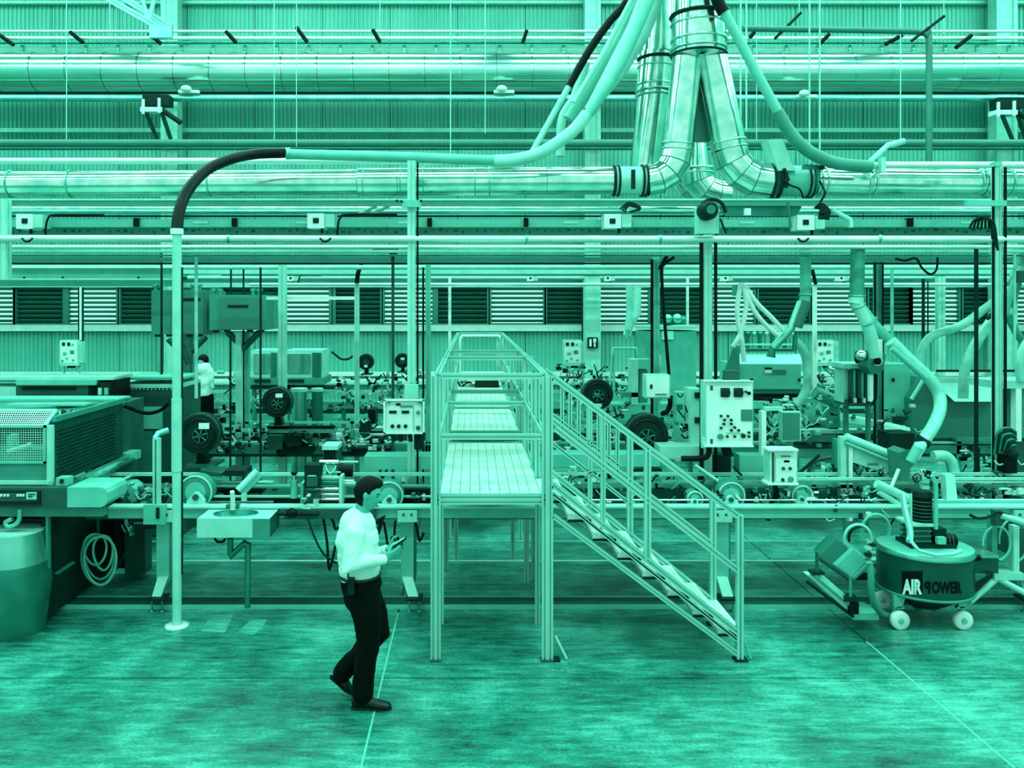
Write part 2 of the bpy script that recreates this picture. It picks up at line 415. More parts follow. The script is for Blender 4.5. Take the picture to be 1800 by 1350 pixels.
# small white fittings under the large duct
for (x, y) in ((325, 158), (880, 158), (1412, 166)):
    t = Thing('duct_lamp', {325: 'small white fitting under the huge duct, left one', 880: 'small white fitting under the huge duct, middle one', 1412: 'small white fitting under the huge duct, right one'}[x], 'fitting')
    t.part('body', MB().b(x-12, y, x+24, y+5, 20.3, .1), 'white_paint'); t.part('cap', MB().ball(W(x+2, y-2, 20.2), .1, (1.3, 1, .8)), 'white_paint')
# ================================================================ DUCT CLUSTER (about 10 m away)
D = 10.0
def seg_duct(t, pts, rp, m_='galv', n=26, name='gore'):
    P = [W(*p) for p in pts]
    for i in range(len(P)-1):
        mb = MB(); a = P[i]; b = P[i+1]
        # build mitred single piece using neighbours for direction
        ext = [P[i-1] if i > 0 else a-(b-a), a, b, P[i+2] if i+2 < len(P) else b+(b-a)]
        tmp = MB(); tmp.tube(ext, mm(rp[i] if isinstance(rp, list) else rp, pts[0][2]), n=n, cap=False, sharp=True)
        tmp.bm.verts.ensure_lookup_table()
        # keep middle segment faces only
        fs = list(tmp.bm.faces); keep = set(fs[n:2*n])
        bmesh.ops.delete(tmp.bm, geom=[f for f in fs if f not in keep], context='FACES')
        t.part(name, tmp, m_)
        if i > 0:
            ax = ((P[i+1]-P[i]).normalized()+(P[i]-P[i-1]).normalized()).normalized()
            t.part('gore_seam', MB().ring(P[i], mm((rp[i] if isinstance(rp, list) else rp), pts[0][2])*1.015, .006, ax, 26, 5), 'dark_steel')
def rings(t, pts, m_='galv', w=.012, name='clamp_ring'):
    for (x, y, D, rp, ax) in pts:
        a = Vector(ax).normalized(); c = W(x, y, D)
        t.part(name, MB().ring(c, mm(rp, D), w, ax, 28, 6), m_)
t = Thing('extraction_duct', 'large silver collar duct splitting into two legs at top centre', 'duct', W(1228, 345, D))
t.part('upper_section', MB().tube([W(1232, -140, D), W(1228, 30, D)], mm(41, D), n=30), 'galv')
t.part('collar', MB().tube([W(1228, 30, D), W(1228, 98, D)], mm(46.5, D), n=30), 'galv')
rings(t, [(1228, 29, D, 48, (0, 0, 1))], 'charcoal', .022)
rings(t, [(1228, 44, D, 47.5, (0, 0, 1)), (1228, 72, D, 47.5, (0, 0, 1)), (1228, 88, D, 48, (0, 0, 1))], 'galv', .014)
rings(t, [(1228, 97, D, 47.5, (0, 0, 1))], 'charcoal', .014)
def leg(t, x0, y0, x1, y1, r0, r1, D):
    t.part('duct_leg', MB().tube([W(x0, y0, D), W(x1, y1, D)], 0, radii=[mm(r0, D), mm(r1, D)], n=30), 'galv')
leg(t, 1209, 96, 1191, 262, 26, 27, D); leg(t, 1250, 96, 1281, 262, 27, 31, D)
rings(t, [(1191, 254, D, 28.5, (-.1, 0, -1)), (1191, 264, D, 28.5, (-.1, 0, -1)), (1279, 250, D, 32, (.18, 0, -1)), (1281, 262, D, 32, (.18, 0, -1))], 'galv', .012)
seg_duct(t, [(1191, 262, D), (1187, 284, D), (1176, 303, D), (1158, 314, D), (1136, 318, D)], 27)
seg_duct(t, [(1281, 262, D), (1288, 284, D), (1303, 302, D), (1324, 314, D), (1352, 318, D)], 31)
t.part('splitter_plate', MB().poly([(1228, 100), (1212, 250), (1255, 250)], D+.14, .02), 'deep_paint')
t2 = Thing('extraction_duct', 'narrower silver duct behind and left of the central collar', 'duct', W(1150, 345, 11))
D = 11.0
t2.part('upper_section', MB().tube([W(1162, -140, D), W(1158, 95, D)], mm(32, D), n=26), 'galv')
t2.part('collar', MB().tube([W(1155, 95, D), W(1150, 160, D)], mm(31, D), n=26), 'galv')
rings(t2, [(1155, 104, D, 33, (0, 0, 1))], 'charcoal', .018)
rings(t2, [(1154, 118, D, 32, (0, 0, 1)), (1151, 150, D, 32, (0, 0, 1)), (1150, 160, D, 32, (0, 0, 1)), (1150, 168, D, 32, (0, 0, 1))], 'galv', .014)
leg(t2, 1150, 162, 1130, 322, 28, 25, D)
t3 = Thing('extraction_duct', 'small silver duct elbow behind the two central legs', 'duct', W(1225, 350, 11.5)); D = 11.5
leg(t3, 1226, 236, 1226, 298, 14, 22, D); rings(t3, [(1228, 296, D, 25, (0, 0, 1)), (1228, 304, D, 25, (0, 0, 1))], 'galv', .012)
seg_duct(t3, [(1226, 298, D), (1228, 318, D), (1240, 334, D), (1262, 342, D), (1280, 344, D)], 25)
seg_duct(t3, [(1200, 312, D+.4), (1212, 330, D+.4), (1232, 344, D+.4), (1262, 350, D+.4)], 20)
# main horizontal ducts
D = 10.0
t = Thing('main_duct', 'main silver horizontal duct left of the duct cluster', 'duct', W(560, 348, D))
xs_ = [-160, 20, 125, 370, 630, 700, 835, 960, 1076]
for a, b in zip(xs_[:-1], xs_[1:]): t.part('duct_section', MB().tp([(a+.4, 325-(a+160)*.006, D), (b-.4, 325-(b+160)*.006, D)], 22.5 if b < 700 else 24.5, n=30), 'galv')
t.part('coupling', MB().tp([(1080, 318, D), (1134, 318, D)], 25, n=30), 'pale_paint')
rings(t, [(1079, 318, D, 26, (1, 0, 0)), (1086, 318, D, 26, (1, 0, 0)), (1128, 318, D, 27, (1, 0, 0)), (1135, 318, D, 27, (1, 0, 0))], 'charcoal', .014)
rings(t, [(x_, 325-(x_+160)*.006, D, 24 if x_ < 700 else 25.5, (1, 0, 0)) for x_ in (20, 125, 370, 630, 640, 705, 745, 835, 860)], 'steel', .008)
t.part('clamp_lever', MB().b(1110, 298, 1117, 332, 9.72, .03), 'charcoal')
t = Thing('main_duct', 'main silver horizontal duct right of the duct cluster', 'duct', W(1600, 348, D))
xs_ = [1432, 1525, 1720, 1850, 2050]
for a, b in zip(xs_[:-1], xs_[1:]): t.part('duct_section', MB().tp([(a+.4, 320, D), (b-.4, 322, D)], 24.5, n=30), 'galv')
rings(t, [(x_, 320, D, 26, (1, 0, 0)) for x_ in (1438, 1448, 1520, 1532, 1716, 1726, 1770)], 'galv', .012)
t = Thing('damper', 'boxy duct damper with a slanted top joining the right duct', 'damper', W(1390, 345, D))
t.part('body', MB().tp([(1362, 318, D), (1428, 319, D)], 27, n=26), 'light_grey')
t.part('inlet', MB().poly([(1350, 245), (1376, 244), (1392, 288), (1400, 300), (1368, 300)], 9.8, .25), 'pale_paint')
rings(t, [(1353, 318, D, 31, (1, 0, 0)), (1362, 318, D, 31, (1, 0, 0)), (1366, 318, D, 31, (1, 0, 0)), (1416, 319, D, 29, (1, 0, 0)), (1424, 319, D, 29, (1, 0, 0))], 'charcoal', .011)
t.part('lever', MB().t([(1378, 296, 9.78), (1386, 318, 9.78)], .02, n=6).b(1380, 304, 1386, 330, 9.76, .03), 'charcoal')
t.part('cable', MB().tube(sp([(1372, 310, 9.75), (1388, 325, 9.7), (1405, 332, 9.7), (1412, 348, 9.75)], 4), .010, n=6), 'black_rubber')
t = Thing('valve', 'small valve with hanging black cable beside the duct damper', 'valve', W(1442, 340, 9.7))
t.part('stem', MB().b(1437, 290, 1443, 330, 9.7, .04).b(1412, 290, 1446, 297, 9.7, .05), 'dark_steel'); t.part('cable', MB().tube(sp([(1441, 318, 9.65), (1450, 340, 9.6), (1440, 362, 9.6), (1455, 385, 9.6), (1445, 372, 9.65)], 5), .012, n=6), 'black_rubber')
t.part('knob', MB().ball(W(1445, 294, 9.68), .03), 'charcoal')
# curved feed pipes
one('feed_pipe', 'pale feed pipe sweeping up to the right above the main duct', 'pipe', MB().tube(sp([(508, 271, 9.5), (700, 276, 9.5), (845, 281, 9.5), (905, 280, 9.5), (950, 268, 9.5), (990, 245, 9.5), (1030, 205, 9.5), (1062, 160, 9.5), (1100, 95, 9.5), (1150, -20, 9.5), (1190, -120, 9.5)], 6), mm(9, 9.5), n=14), 'light_grey')
one('feed_pipe', 'thin feed pipe ending under the black hose at left', 'pipe', MB().t([(-200, 283, 9.9), (900, 283, 9.9)], mm(5.5, 9.9)), 'alu')
one('sleeve', 'wider sleeve around the sweeping feed pipe', 'sleeve', MB().tube(sp([(868, 283, 9.5), (910, 280, 9.5), (955, 266, 9.5), (1005, 232, 9.5), (1032, 200, 9.5)], 5), mm(11, 9.5), n=14), 'pale_paint')
one('hose', 'black hose arching from the white pole to the feed pipe', 'hose', MB().tube(sp([(311, 406, 8.1), (315, 372, 8.2), (330, 335, 8.4), (362, 300, 8.7), (405, 280, 9.0), (450, 271, 9.3), (506, 269, 9.5)], 8), .056, n=14), 'hose_dark')
one('hose_clamp', 'pale clamp where the arching black hose meets the pipe', 'clamp', MB().tube([W(503, 270, 9.5), W(511, 270, 9.5)], .068, n=14), 'steel')
one('hose', 'black hose slanting upwards left of the duct cluster', 'hose', MB().tube(sp([(1000, 152, 10.6), (1035, 90, 10.6), (1070, 40, 10.6), (1100, 5, 10.6), (1140, -60, 10.6)], 5), mm(7, 10.6), n=12), 'hose_dark')
one('feed_pipe', 'slim slanting pipe below the slanting black hose', 'pipe', MB().t([(926, 285, 10.6), (1000, 152, 10.6)], mm(5.5, 10.6)), 'pale_paint')
one('feed_pipe', 'broad slanting pipe beside the sweeping feed pipe', 'pipe', MB().t([(1000, 210, 10.9), (1090, 70, 10.9), (1160, -80, 10.9)], mm(11, 10.9), n=14), 'light_grey')
one('feed_pipe', 'wide pale slanting duct in front of the narrow vertical duct', 'pipe', MB().tube([W(1035, 195, 10.3), W(1085, 120, 10.3), W(1122, 55, 10.3), W(1175, -80, 10.3)], mm(20, 10.3), radii=[mm(9, 10.3), mm(19, 10.3), mm(22, 10.3), mm(22, 10.3)], n=18), 'pale_paint')
one('feed_pipe', 'slim tube running along the wide slanting duct', 'pipe', MB().t([(1008, 180, 10.2), (1060, 95, 10.2), (1110, 0, 10.2), (1140, -60, 10.2)], mm(4.5, 10.2)), 'pale_paint')
one('feed_pipe', 'curved tubes hanging below the slanting pipes, near the wall', 'pipe', MB().tube(sp([(985, 275, 11.2), (988, 210, 11.2), (1010, 170, 11.2), (1030, 110, 11.2)], 5), mm(8, 11.2)), 'pale_paint')
one('feed_pipe', 'pale sloping feed pipe descending right of the cluster', 'pipe', MB().tube(sp([(1271, 18, 9.6), (1300, 72, 9.6), (1335, 138, 9.6), (1372, 204, 9.6), (1400, 250, 9.6)], 5), mm(8.5, 9.6), n=14), 'light_grey')
one('sleeve', 'wide sleeve curving into the right feed pipe', 'sleeve', MB().tube(sp([(1366, 196, 9.6), (1392, 238, 9.6), (1425, 268, 9.6), (1470, 287, 9.6), (1532, 293, 9.6)], 6), mm(11, 9.6), n=14), 'mid_grey')
hp('feed_pipe', 'straight bright feed pipe above the right main duct', 'pipe', 290, 6.0, 9.7, 'alu', 1528, 2100)
one('hose', 'short black hose at the very top right of the collar', 'hose', MB().tube(sp([(1273, 22, 9.6), (1262, 2, 9.6), (1245, -50, 9.6)], 4), mm(11, 9.6), n=12), 'hose_dark')
one('pipe_clamp', 'pale clamp around the right feed pipe', 'clamp', MB().b(1549, 276, 1557, 302, 9.6, .16), 'pale_paint')
one('strut_bar', 'slanted pale support arm above the right feed pipe', 'arm', MB().t([(1528, 286, 9.68), (1560, 256, 9.8), (1590, 248, 9.8)], .035, n=6), 'pale_paint')
# ================================================================ OVERHEAD RAILS
def beam(name, lab, cat, x0, x1, y0, y1, D, dd, m_):
    return one(name, lab, cat, MB().b(x0, y0, x1, y1, D, dd), m_)
def csec(h, w, t=.012):
    return [(-w/2, -h/2), (w/2, -h/2), (w/2, -h/2+t), (-w/2+t, -h/2+t), (-w/2+t, h/2-t), (w/2, h/2-t), (w/2, h/2), (-w/2, h/2)]
t = Thing('overhead_rail', 'long light rail directly under the main silver ducts', 'rail')
t.part('rail', MB().b(-200, 351, 2050, 361, 9.8, .10), 'light_grey'); t.part('lip', MB().b(-200, 349, 2050, 352, 9.74, .16), 'pale_paint')
hp('pipe', 'steel pipe between the light rail and the trunking', 'pipe', 372, 3.5, 10.6, 'steel')
hp('pipe', 'wide pale return duct behind the light rail', 'pipe', 367, 9, 12.5, 'galv')
hp('rail', 'dark thin rail on top of the trunking', 'rail', 380, 1.6, 9.95, 'charcoal')
t = Thing('busbar_trunking', 'pale busbar trunking with black clips running across the frame', 'trunking')
tk = [(-160, 28), (86, 236), (241, 408), (414, 538), (592, 752), (758, 922), (928, 1062), (1112, 1236), (1272, 1400), (1450, 1598), (1606, 1740), (1768, 2050)]
for a, b in tk: t.part('trunking_section', MB().b(a, 386, b, 399, 9.9, .1), 'light_grey')
for x in (238, 411, 755, 925, 1602, 1748): t.part('clip', MB().b(x-4, 383, x+4, 398, 9.84, .12), 'black_rubber')
for x in (340, 520, 700, 990, 1300, 1690): t.part('label_plate', MB().b(x, 389, x+26, 393, 9.89, .012), 'pale_paint')
t = Thing('cable_channel', 'mid-tone perforated channel beneath the busbar trunking', 'channel')
t.part('channel', MB().b(-200, 400, 2050, 412, 10.1, .12), 'mid_grey')
mb = MB()
random.seed(3)
for i in range(150):
    x = -60+i*13.2; w_ = random.choice((2, 3, 6)); y = random.choice((402, 404, 406)); mb.b(x, y, x+w_, y+random.choice((1.5, 3, 4)), 10.09, .012)
o = t.part('slots', mb, 'dark_grey'); o['kind'] = 'stuff'
# tap-off boxes
def tapbox(x0, y0, x1, y1, D, lab, cable=True, group=None):
    t = Thing('tap_off_box', lab, 'electrical box', W((x0+x1)/2, y1, D), group)
    s = (x1-x0)/48.0
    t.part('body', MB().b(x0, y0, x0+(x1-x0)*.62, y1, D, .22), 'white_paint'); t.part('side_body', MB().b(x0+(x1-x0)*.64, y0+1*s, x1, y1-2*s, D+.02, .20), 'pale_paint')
    t.part('window', MB().b(x0+10*s, y0+8*s, x0+20*s, y0+17*s, D-.012, .02), 'charcoal')
    t.part('gland', MB().b(x0+24*s, y1, x0+28*s, y1+9*s, D+.04, .03), 'black_rubber')
    if cable:
        t.part('cable', MB().tube(sp([(x1+110*s, y0+2*s, D-.02), (x1+24*s, y0+2*s, D-.02), (x1+10*s, y0+8*s, D-.03), (x1+6*s, y0+22*s, D-.03), (x1+5*s, y0+38*s, D)], 5), .012, n=6), 'black_rubber')
tapbox(28, 376, 75, 402, 9.7, 'white tap-off box with black cable at far left above the rails')
tapbox(540, 375, 588, 401, 9.7, 'white tap-off box with black cable between the hose arch and the duct cluster')
tapbox(1062, 376, 1110, 401, 9.7, 'white tap-off box below the main duct coupling', False)
tapbox(1402, 378, 1450, 404, 9.7, 'white tap-off box under the damper cables', False)
for (x, D, k) in ((505, 16, 0), (927, 16, 0), (1063, 16, 0), (1270, 16, 0), (1474, 16, 0)):
    tapbox(x, 484, x+18, 494, D, {505: 'tiny white tap-off box on the distant rail, leftmost', 927: 'tiny white tap-off box on the distant rail above the walkway', 1063: 'tiny white tap-off box just right of the white box column',
           1270: 'tiny white tap-off box on the distant rail above the fan of hoses', 1474: 'tiny white tap-off box on the distant rail, rightmost'}[x], x in (505,))
# bright tube + following pipes
D = 9.2
t = Thing('rail', 'bright round tube rail crossing the whole frame above the machines', 'rail', W(900, 425, D))
t.part('tube', MB().tp([(-200, 419, D), (2050, 421, D)], 6.2, n=14), 'alu')
for x in (402, 925, 1160, 1545): t.part('joint', MB().tp([(x-2, 419.5, D), (x+3, 419.5, D)], 7.2, n=14), 'steel')
hp('pipe', 'thin steel pipe, first below the bright tube rail', 'pipe', 434, 3.4, 9.5, 'alu')
hp('pipe', 'pale flat rail, second below the bright tube rail', 'rail', 442, 3.0, 10.0, 'pale_paint')
hp('pipe', 'dark pipe, third below the bright tube rail', 'pipe', 449, 1.8, 10.3, 'dark_steel')
beam('overhead_beam', 'mid-grey channel beam above the thin black cable', 'beam', -200, 2050, 452, 460, 11.0, .1, 'mid_grey')
hp('cable', 'thin black cable stretched across the frame below the rails', 'cable', 463, 1.6, 10.9, 'black_rubber', 8, 1780)
hp('pipe', 'bright white pipe just beneath the thin black cable', 'pipe', 470, 4.0, 12.4, 'pale_paint')
t = Thing('overhead_beam', 'deep pale crane beam at left below the black cable', 'beam', W(150, 492, 12))
t.part('web', MB().b(8, 471, 305, 490, 12.0, .02), 'light_grey'); t.part('flange', MB().b(8, 466, 305, 471, 11.9, .2), 'white_paint'); t.part('flange', MB().b(8, 489, 305, 492, 11.9, .2), 'pale_paint')
for x in (42, 110, 243): t.part('bolt', MB().disc(x, 488, 11.9, 2, .02, 8), 'charcoal')
beam('overhead_beam', 'mid-tone beam behind the deep crane beam at left', 'beam', -200, 300, 492, 503, 14.0, .1, 'mid_grey')
beam('overhead_beam', 'pale wide beam crossing behind the posts at mid height', 'beam', 300, 2050, 474, 481, 15.0, .15, 'pale_paint')
hp('pipe', 'dark bar under the pale wide beam', 'pipe', 483, 2.2, 15.5, 'deep_paint', 390, 2050)  # bar in an even dark paint
hp('rail', 'distant pale trunking carrying the tiny white boxes', 'rail', 488, 3.2, 16.2, 'pale_paint', 330, 2050)
hp('rail', 'distant bright tube rail just above the louvre windows', 'rail', 500, 2.6, 15.8, 'alu', 440, 2050)
for (a, b) in ((40, 70), (395, 600), (700, 830)): pass
# black cable pieces hanging on bright rail
for (x, lab) in ((48, 'far left'), (572, 'left of the tall left post'), (1412, 'right of the dark motor unit')):
    one('cable_loop', 'small black cable loop hanging under the bright tube rail, '+lab, 'cable', MB().tube(sp([(x-9, 419, 9.05), (x-4, 424, 9.0), (x+3, 424, 9.0), (x+9, 419, 9.05)], 4), .012, n=6), 'black_rubber')
one('cable_loop', 'black cable drooping in waves at upper right', 'cable', MB().tube(sp([(1574, 454, 9.4), (1590, 458, 9.4), (1610, 454, 9.4), (1620, 470, 9.4), (1635, 482, 9.4), (1646, 474, 9.4), (1648, 452, 9.4)], 5), .013, n=6), 'black_rubber')
# ================================================================ POSTS
def post(lab, x0, x1, y0, y1, D, m_='pale_paint', dd=None, name='post', sides=None, foot=False):
    t = Thing(name, lab, 'post', W((x0+x1)/2, y1, D))
    w = mm(x1-x0, D)
    a = W((x0+x1)/2, y0, D); b = W((x0+x1)/2, y1, D); a.y += w/2; b.y += w/2
    t.part('upright', MB().ext(b, a, tsec(w, dd or w, 1, 1, w*.14, w*.1)), m_)
    if sides:
        for (sx, r) in sides: t.part('cable', MB().t([(sx, y0+4, D-.02), (sx, y1, D-.02)], mm(r, D), n=8), 'black_rubber')
    return t
def yfloor(D): return VY+CH*F/D
D = 7.97
t = Thing('pole', 'tall white round pole standing on the floor left of the man', 'pole', W(311, yfloor(D), D))
t.part('tube', MB().tube([W(311, yfloor(D)-3, D), W(311, 408, D)], .042, n=16), 'pale_paint')
t.part('cable_strip', MB().t([(320.5, 470, D), (320.5, 1010, D)], .008, n=6), 'charcoal')
t.part('base_plate', MB().lathe([(.11, 0), (.11, .008), (.06, .014)], W(311, yfloor(D), D), 'z', 20), 'white_paint')
t.part('hose_clamp', MB().tube([W(311, 402, D), W(311, 412, D)], .060, n=16), 'white_paint')
t.part('coupler', MB().tube([W(311, 700, D), W(311, 828, D)], .05, n=12), 'pale_paint')
t = post('tall pale slotted post above the line, left of the walkway', 716, 730, 282, 893, 9.2, sides=[(734, 1.8)])
t.part('bracket', MB().b(706, 352, 740, 364, 9.15, .05), 'light_grey'); t.part('bracket', MB().b(711, 676, 735, 700, 9.1, .05), 'pale_paint')
for (x, y) in ((698, 353), (706, 354), (740, 353)): t.part('bolt', MB().disc(x, y, 9.14, 2.4, .03, 8), 'charcoal')
t = post('tall pale post with two black cables beside the big control panel', 1238, 1252, 405, 893, 9.3, sides=[(1233, 3.6), (1258, 3.0)])
t = post('tall pale post with black cables near the right edge', 1750, 1763, 290, 893, 9.2, sides=[(1746, 2.2), (1767, 2.6)])
t.part('bracket', MB().b(1700, 352, 1770, 362, 9.1, .06), 'light_grey'); t.part('cap', MB().b(1750, 284, 1762, 292, 9.1, .1), 'steel')
post('pale post cut by the left edge above the machine', -10, 10, 350, 492, 9.2)
post('slim pale post behind the dark round blower', 489, 502, 466, yfloor(12.1), 12.1)
post('slim pale post with a thin black hose on top, mid left', 623, 631, 496, 893, 12.6)
one('hose', 'short black hose running into the slim mid-left post', 'hose', MB().tube(sp([(636, 464, 12.55), (630, 478, 12.55), (627, 498, 12.55)], 4), .034, n=8), 'black_rubber')
post('dark slim post left of the tall pale post', 688, 693, 440, 893, 11.0, 'dark_grey')
post('mid-grey post right of the tall pale post', 748, 757, 466, 893, 12.0, 'light_grey', sides=[(744, 1.8)])
post('thin bright post rising above the walkway hoop', 788, 793, 474, yfloor(16), 16.0, 'white_paint')
post('mid-grey post with black cables behind the small white box', 1149, 1160, 452, 780, 10.6, 'light_grey', sides=[(1146, 2.5)])
one('cable', 'thick black cable slanting down to the small white box', 'cable', MB().tube(sp([(1185, 452, 10.5), (1168, 464, 10.5), (1163, 480, 10.5), (1168, 560, 10.5), (1176, 660, 10.5)], 5), .021, n=8), 'black_rubber')
one('cable', 'second short black cable under the rails near the dark motor', 'cable', MB().tube(sp([(1172, 450, 10.45), (1163, 466, 10.45), (1160, 474, 10.45)], 4), .025, n=8), 'black_rubber')
post('thin bright post crossing the louvre windows', 1207, 1211, 474, 575, 16.0, 'white_paint')
post('dark post at right with a clamp on top', 1540, 1552, 452, 893, 11.4, 'mid_grey', sides=[(1538, 1.8), (1552, 1.5)])
post('thin pale post right of the dark post', 1567, 1571, 466, 800, 12.8, 'light_grey')
post('pale slim post beside the small distant panel, right', 1430, 1436, 505, yfloor(14), 14, 'white_paint')
post('pale square post behind the hoses at right', 1650, 1662, 468, yfloor(16), 16.0, 'pale_paint')
post('dark thin rod in front of the big hopper', 1715, 1720, 434, 893, 9.6, 'charcoal')
post('thin dark rod pair left of the pale square post', 1622, 1626, 490, 600, 13, 'charcoal', sides=[(1631, 1.2)])
post('thin pale conduit near the right edge', 1783, 1786, 430, 640, 10.2, 'pale_paint')
t = Thing('box_column', 'pale square box column with an extinguisher sign', 'column', W(1042, 632, 16))
t.part('column', MB().b(1029, 470, 1055, 632, 16, .28), 'pale_paint'); t.part('cap', MB().b(1031, 474, 1053, 482, 15.95, .02), 'white_paint')
s_ = t.part('sign_board', MB().b(1033, 593, 1051, 612, 15.94, .04), 'charcoal'); t.part('sign_symbol', MB().b(1036, 596, 1040, 609, 15.92, .012), 'white_paint', s_); 
t.part('sign_symbol', MB().b(1043, 595, 1048, 602, 15.92, .012).b(1044, 603, 1047, 610, 15.92, .012), 'white_paint', s_)
# thin dark conduits over left side
for (x, y0, y1, D, lab) in ((284, 440, 720, 11.5, 'thin dark conduit left of the white pole'), (345, 430, 700, 10.5, 'thin pale conduit right of the white pole'), (406, 466, 516, 12.4, 'short dark conduit above the hung boxes, left'),
                            (428, 470, 880, 12.4, 'black conduit behind the hung boxes'), (458, 470, 880, 11.0, 'thin conduit right of the hung boxes'), (405, 590, 880, 11.0, 'thin black conduit beneath the hung boxes'),
                            (1720, 790, 893, 9.5, 'short dark conduit behind the right rails')):
    r = {345: .022, 284: .016}.get(x, .014)
    one('conduit', lab, 'conduit', MB().t([(x, y0, D), (x, y1, D)], r, n=8), 'pale_paint' if x in (345,) else 'charcoal')
t = Thing('pipe_bracket', 'small clamp holding the black dropper at the mid-left rail', 'bracket', W(690, 446, 10.8))
t.part('clamp', MB().b(655, 434, 700, 441, 10.8, .05), 'charcoal'); t.part('clamp_body', MB().b(684, 441, 697, 450, 10.8, .05), 'black_rubber')
# dark motor unit on rail
D = 9.0
t = Thing('trolley_drive', 'white drive unit with a dark round motor on the rail', 'motor', W(1248, 410, D))
t.part('plate', MB().b(1228, 362, 1264, 410, D, .18), 'pale_paint'); t.part('motor', MB().lathe([(.07, .0), (.085, .05), (.10, .08), (.10, .2)], W(1250, 368, D-.2), 'y', 20), 'charcoal')
t.part('motor_face', MB().disc(1250, 368, D-.215, 8, .02, 18), 'dark_steel'); t.part('cover', MB().tube(sp([(1234, 358, D-.05), (1250, 350, D-.05), (1268, 356, D-.05), (1276, 374, D-.05)], 5), .02, n=8), 'charcoal')
t.part('cable', MB().tube(sp([(1266, 384, D-.03), (1270, 395, D-.05), (1276, 410, D-.03)], 4), .01, n=6), 'black_rubber')
t.part('gusset', MB().b(1310, 366, 1320, 378, 9.4, .05), 'white_paint')
t = Thing('mounting_frame', 'dark trapezoid mounting plates right of the drive unit', 'bracket', W(1300, 382, 9.6))
t.part('plate', MB().poly([(1262, 362), (1410, 362), (1400, 380), (1275, 380)], 9.92, .03), 'dark_steel'); t.part('strut', MB().t([(1385, 355, 9.7), (1390, 400, 9.7)], .014, n=6), 'dark_steel')
t.part('strut', MB().t([(1462, 368, 9.75), (1494, 386, 9.75), (1496, 400, 9.75)], .03, n=6), 'pale_paint')
t = Thing('diagonal_brace', 'pale crossed struts under the light rail left of the tall post', 'brace', W(660, 378, 10.2))
t.part('strut', MB().t([(630, 378, 10.2), (662, 362, 10.2)], .022, n=6), 'pale_paint'); t.part('strut', MB().t([(648, 379, 10.2), (684, 362, 10.2)], .022, n=6), 'pale_paint')
t = Thing('cable_bundle', 'dark tangled cable bundle hanging from the right post', 'cable bundle', W(1738, 400, 9))
for k in range(6):
    t.part('cable', MB().tube(sp([(1704+k*7, 402, 9.0), (1712+k*5, 388-k, 8.95), (1730, 380+k, 8.9), (1742+k, 392, 8.95), (1744+k*2, 420+4*k, 9.0)], 5), .012, n=6), 'charcoal')
t = Thing('cable_bundle', 'dark looping cables under the main duct coupling', 'cable bundle', W(1105, 380, 9.6))
for k in range(3): t.part('cable', MB().tube(sp([(1090+k*4, 368+k*3, 9.6), (1105, 356+3*k, 9.6), (1125, 364+k*2, 9.6), (1112-3*k, 372, 9.6)], 5), .011, n=6), 'charcoal')
t = Thing('cable_bundle', 'dark cable knot beside the valve right of the damper', 'cable bundle', W(1448, 380, 9.5))
for k in range(5): t.part('cable', MB().tube(sp([(1432+k*3, 366, 9.45), (1444, 358+4*k, 9.4), (1458, 370, 9.4), (1454-3*k, 384, 9.42), (1440, 372+k*2, 9.45)], 5), .014, n=6), 'charcoal')
# ================================================================ CONTROL PANELS
def panel(lab, x0, y0, x1, y1, D, th, items, name='operator_console', m_='white_paint', frame=True, arm=None):
    t = Thing(name, lab, 'control panel', W((x0+x1)/2, y1, D))
    b = t.part('enclosure', MB().b(x0, y0, x1, y1, D, th), 'pale_paint')
    t.part('front_plate', MB().b(x0+2, y0+2, x1-2, y1-2, D-.012, .015), m_)
    for it in items:
        k = it[0]
        if k == 'r': t.part(it[6] if len(it) > 6 else 'display', MB().b(it[1], it[2], it[3], it[4], D-.022, .02), it[5])
        elif k == 'd':
            o = t.part('gauge' if it[3] > 5 else 'button', MB().lathe([(mm(it[3], D), 0), (mm(it[3], D), -.025), (mm(it[3]*.75, D), -.032)], W(it[1], it[2], D-.012), 'y', 14 if it[3] > 4 else 8), it[4])
    return t
pb = []
for (x, y) in ((703, 718), (731, 718)): pb.append(('r', x-6, y-3, x+7, y+2, 'charcoal'))
pb += [('r', 698, 708, 706, 712, 'charcoal'), ('r', 705, 711, 728, 713.5, 'dark_grey')]
pb = [('r', 684, 722, 697, 727, 'charcoal'), ('r', 706, 722, 719, 727, 'charcoal'), ('r', 696, 709, 704, 713, 'charcoal'), ('r', 704, 713, 726, 716, 'mid_grey'),
      ('d', 690, 749, 3.4, 'charcoal'), ('d', 701, 749, 3.4, 'charcoal'), ('d', 713, 749, 3.4, 'charcoal'), ('d', 735, 725, 3.5, 'mid_grey'), ('d', 735, 752, 4, 'dark_grey'), ('r', 726, 716, 727, 760, 'light_grey', 'seam'),
      ('d', 684, 708, 2, 'mid_grey'), ('d', 738, 707, 3, 'mid_grey')]
t = panel('white framed control panel left of the walkway', 676, 704, 743, 762, 8.75, .14, pb)
for q in (((674, 702), (746, 705)), ((674, 760), (746, 763)), ((674, 702), (677, 763)), ((743, 702), (746, 763))): t.part('frame', MB().b(*q[0], *q[1], 8.7, .05), 'white_paint')
for i, x in enumerate((690, 703, 720, 738)): t.part('cable_gland', MB().t([(x, 762, 8.8), (x+2, 776, 8.8)], .022, n=8), 'charcoal')
t.part('cable_loom', MB().b(728, 764, 745, 790, 8.85, .08), 'charcoal')
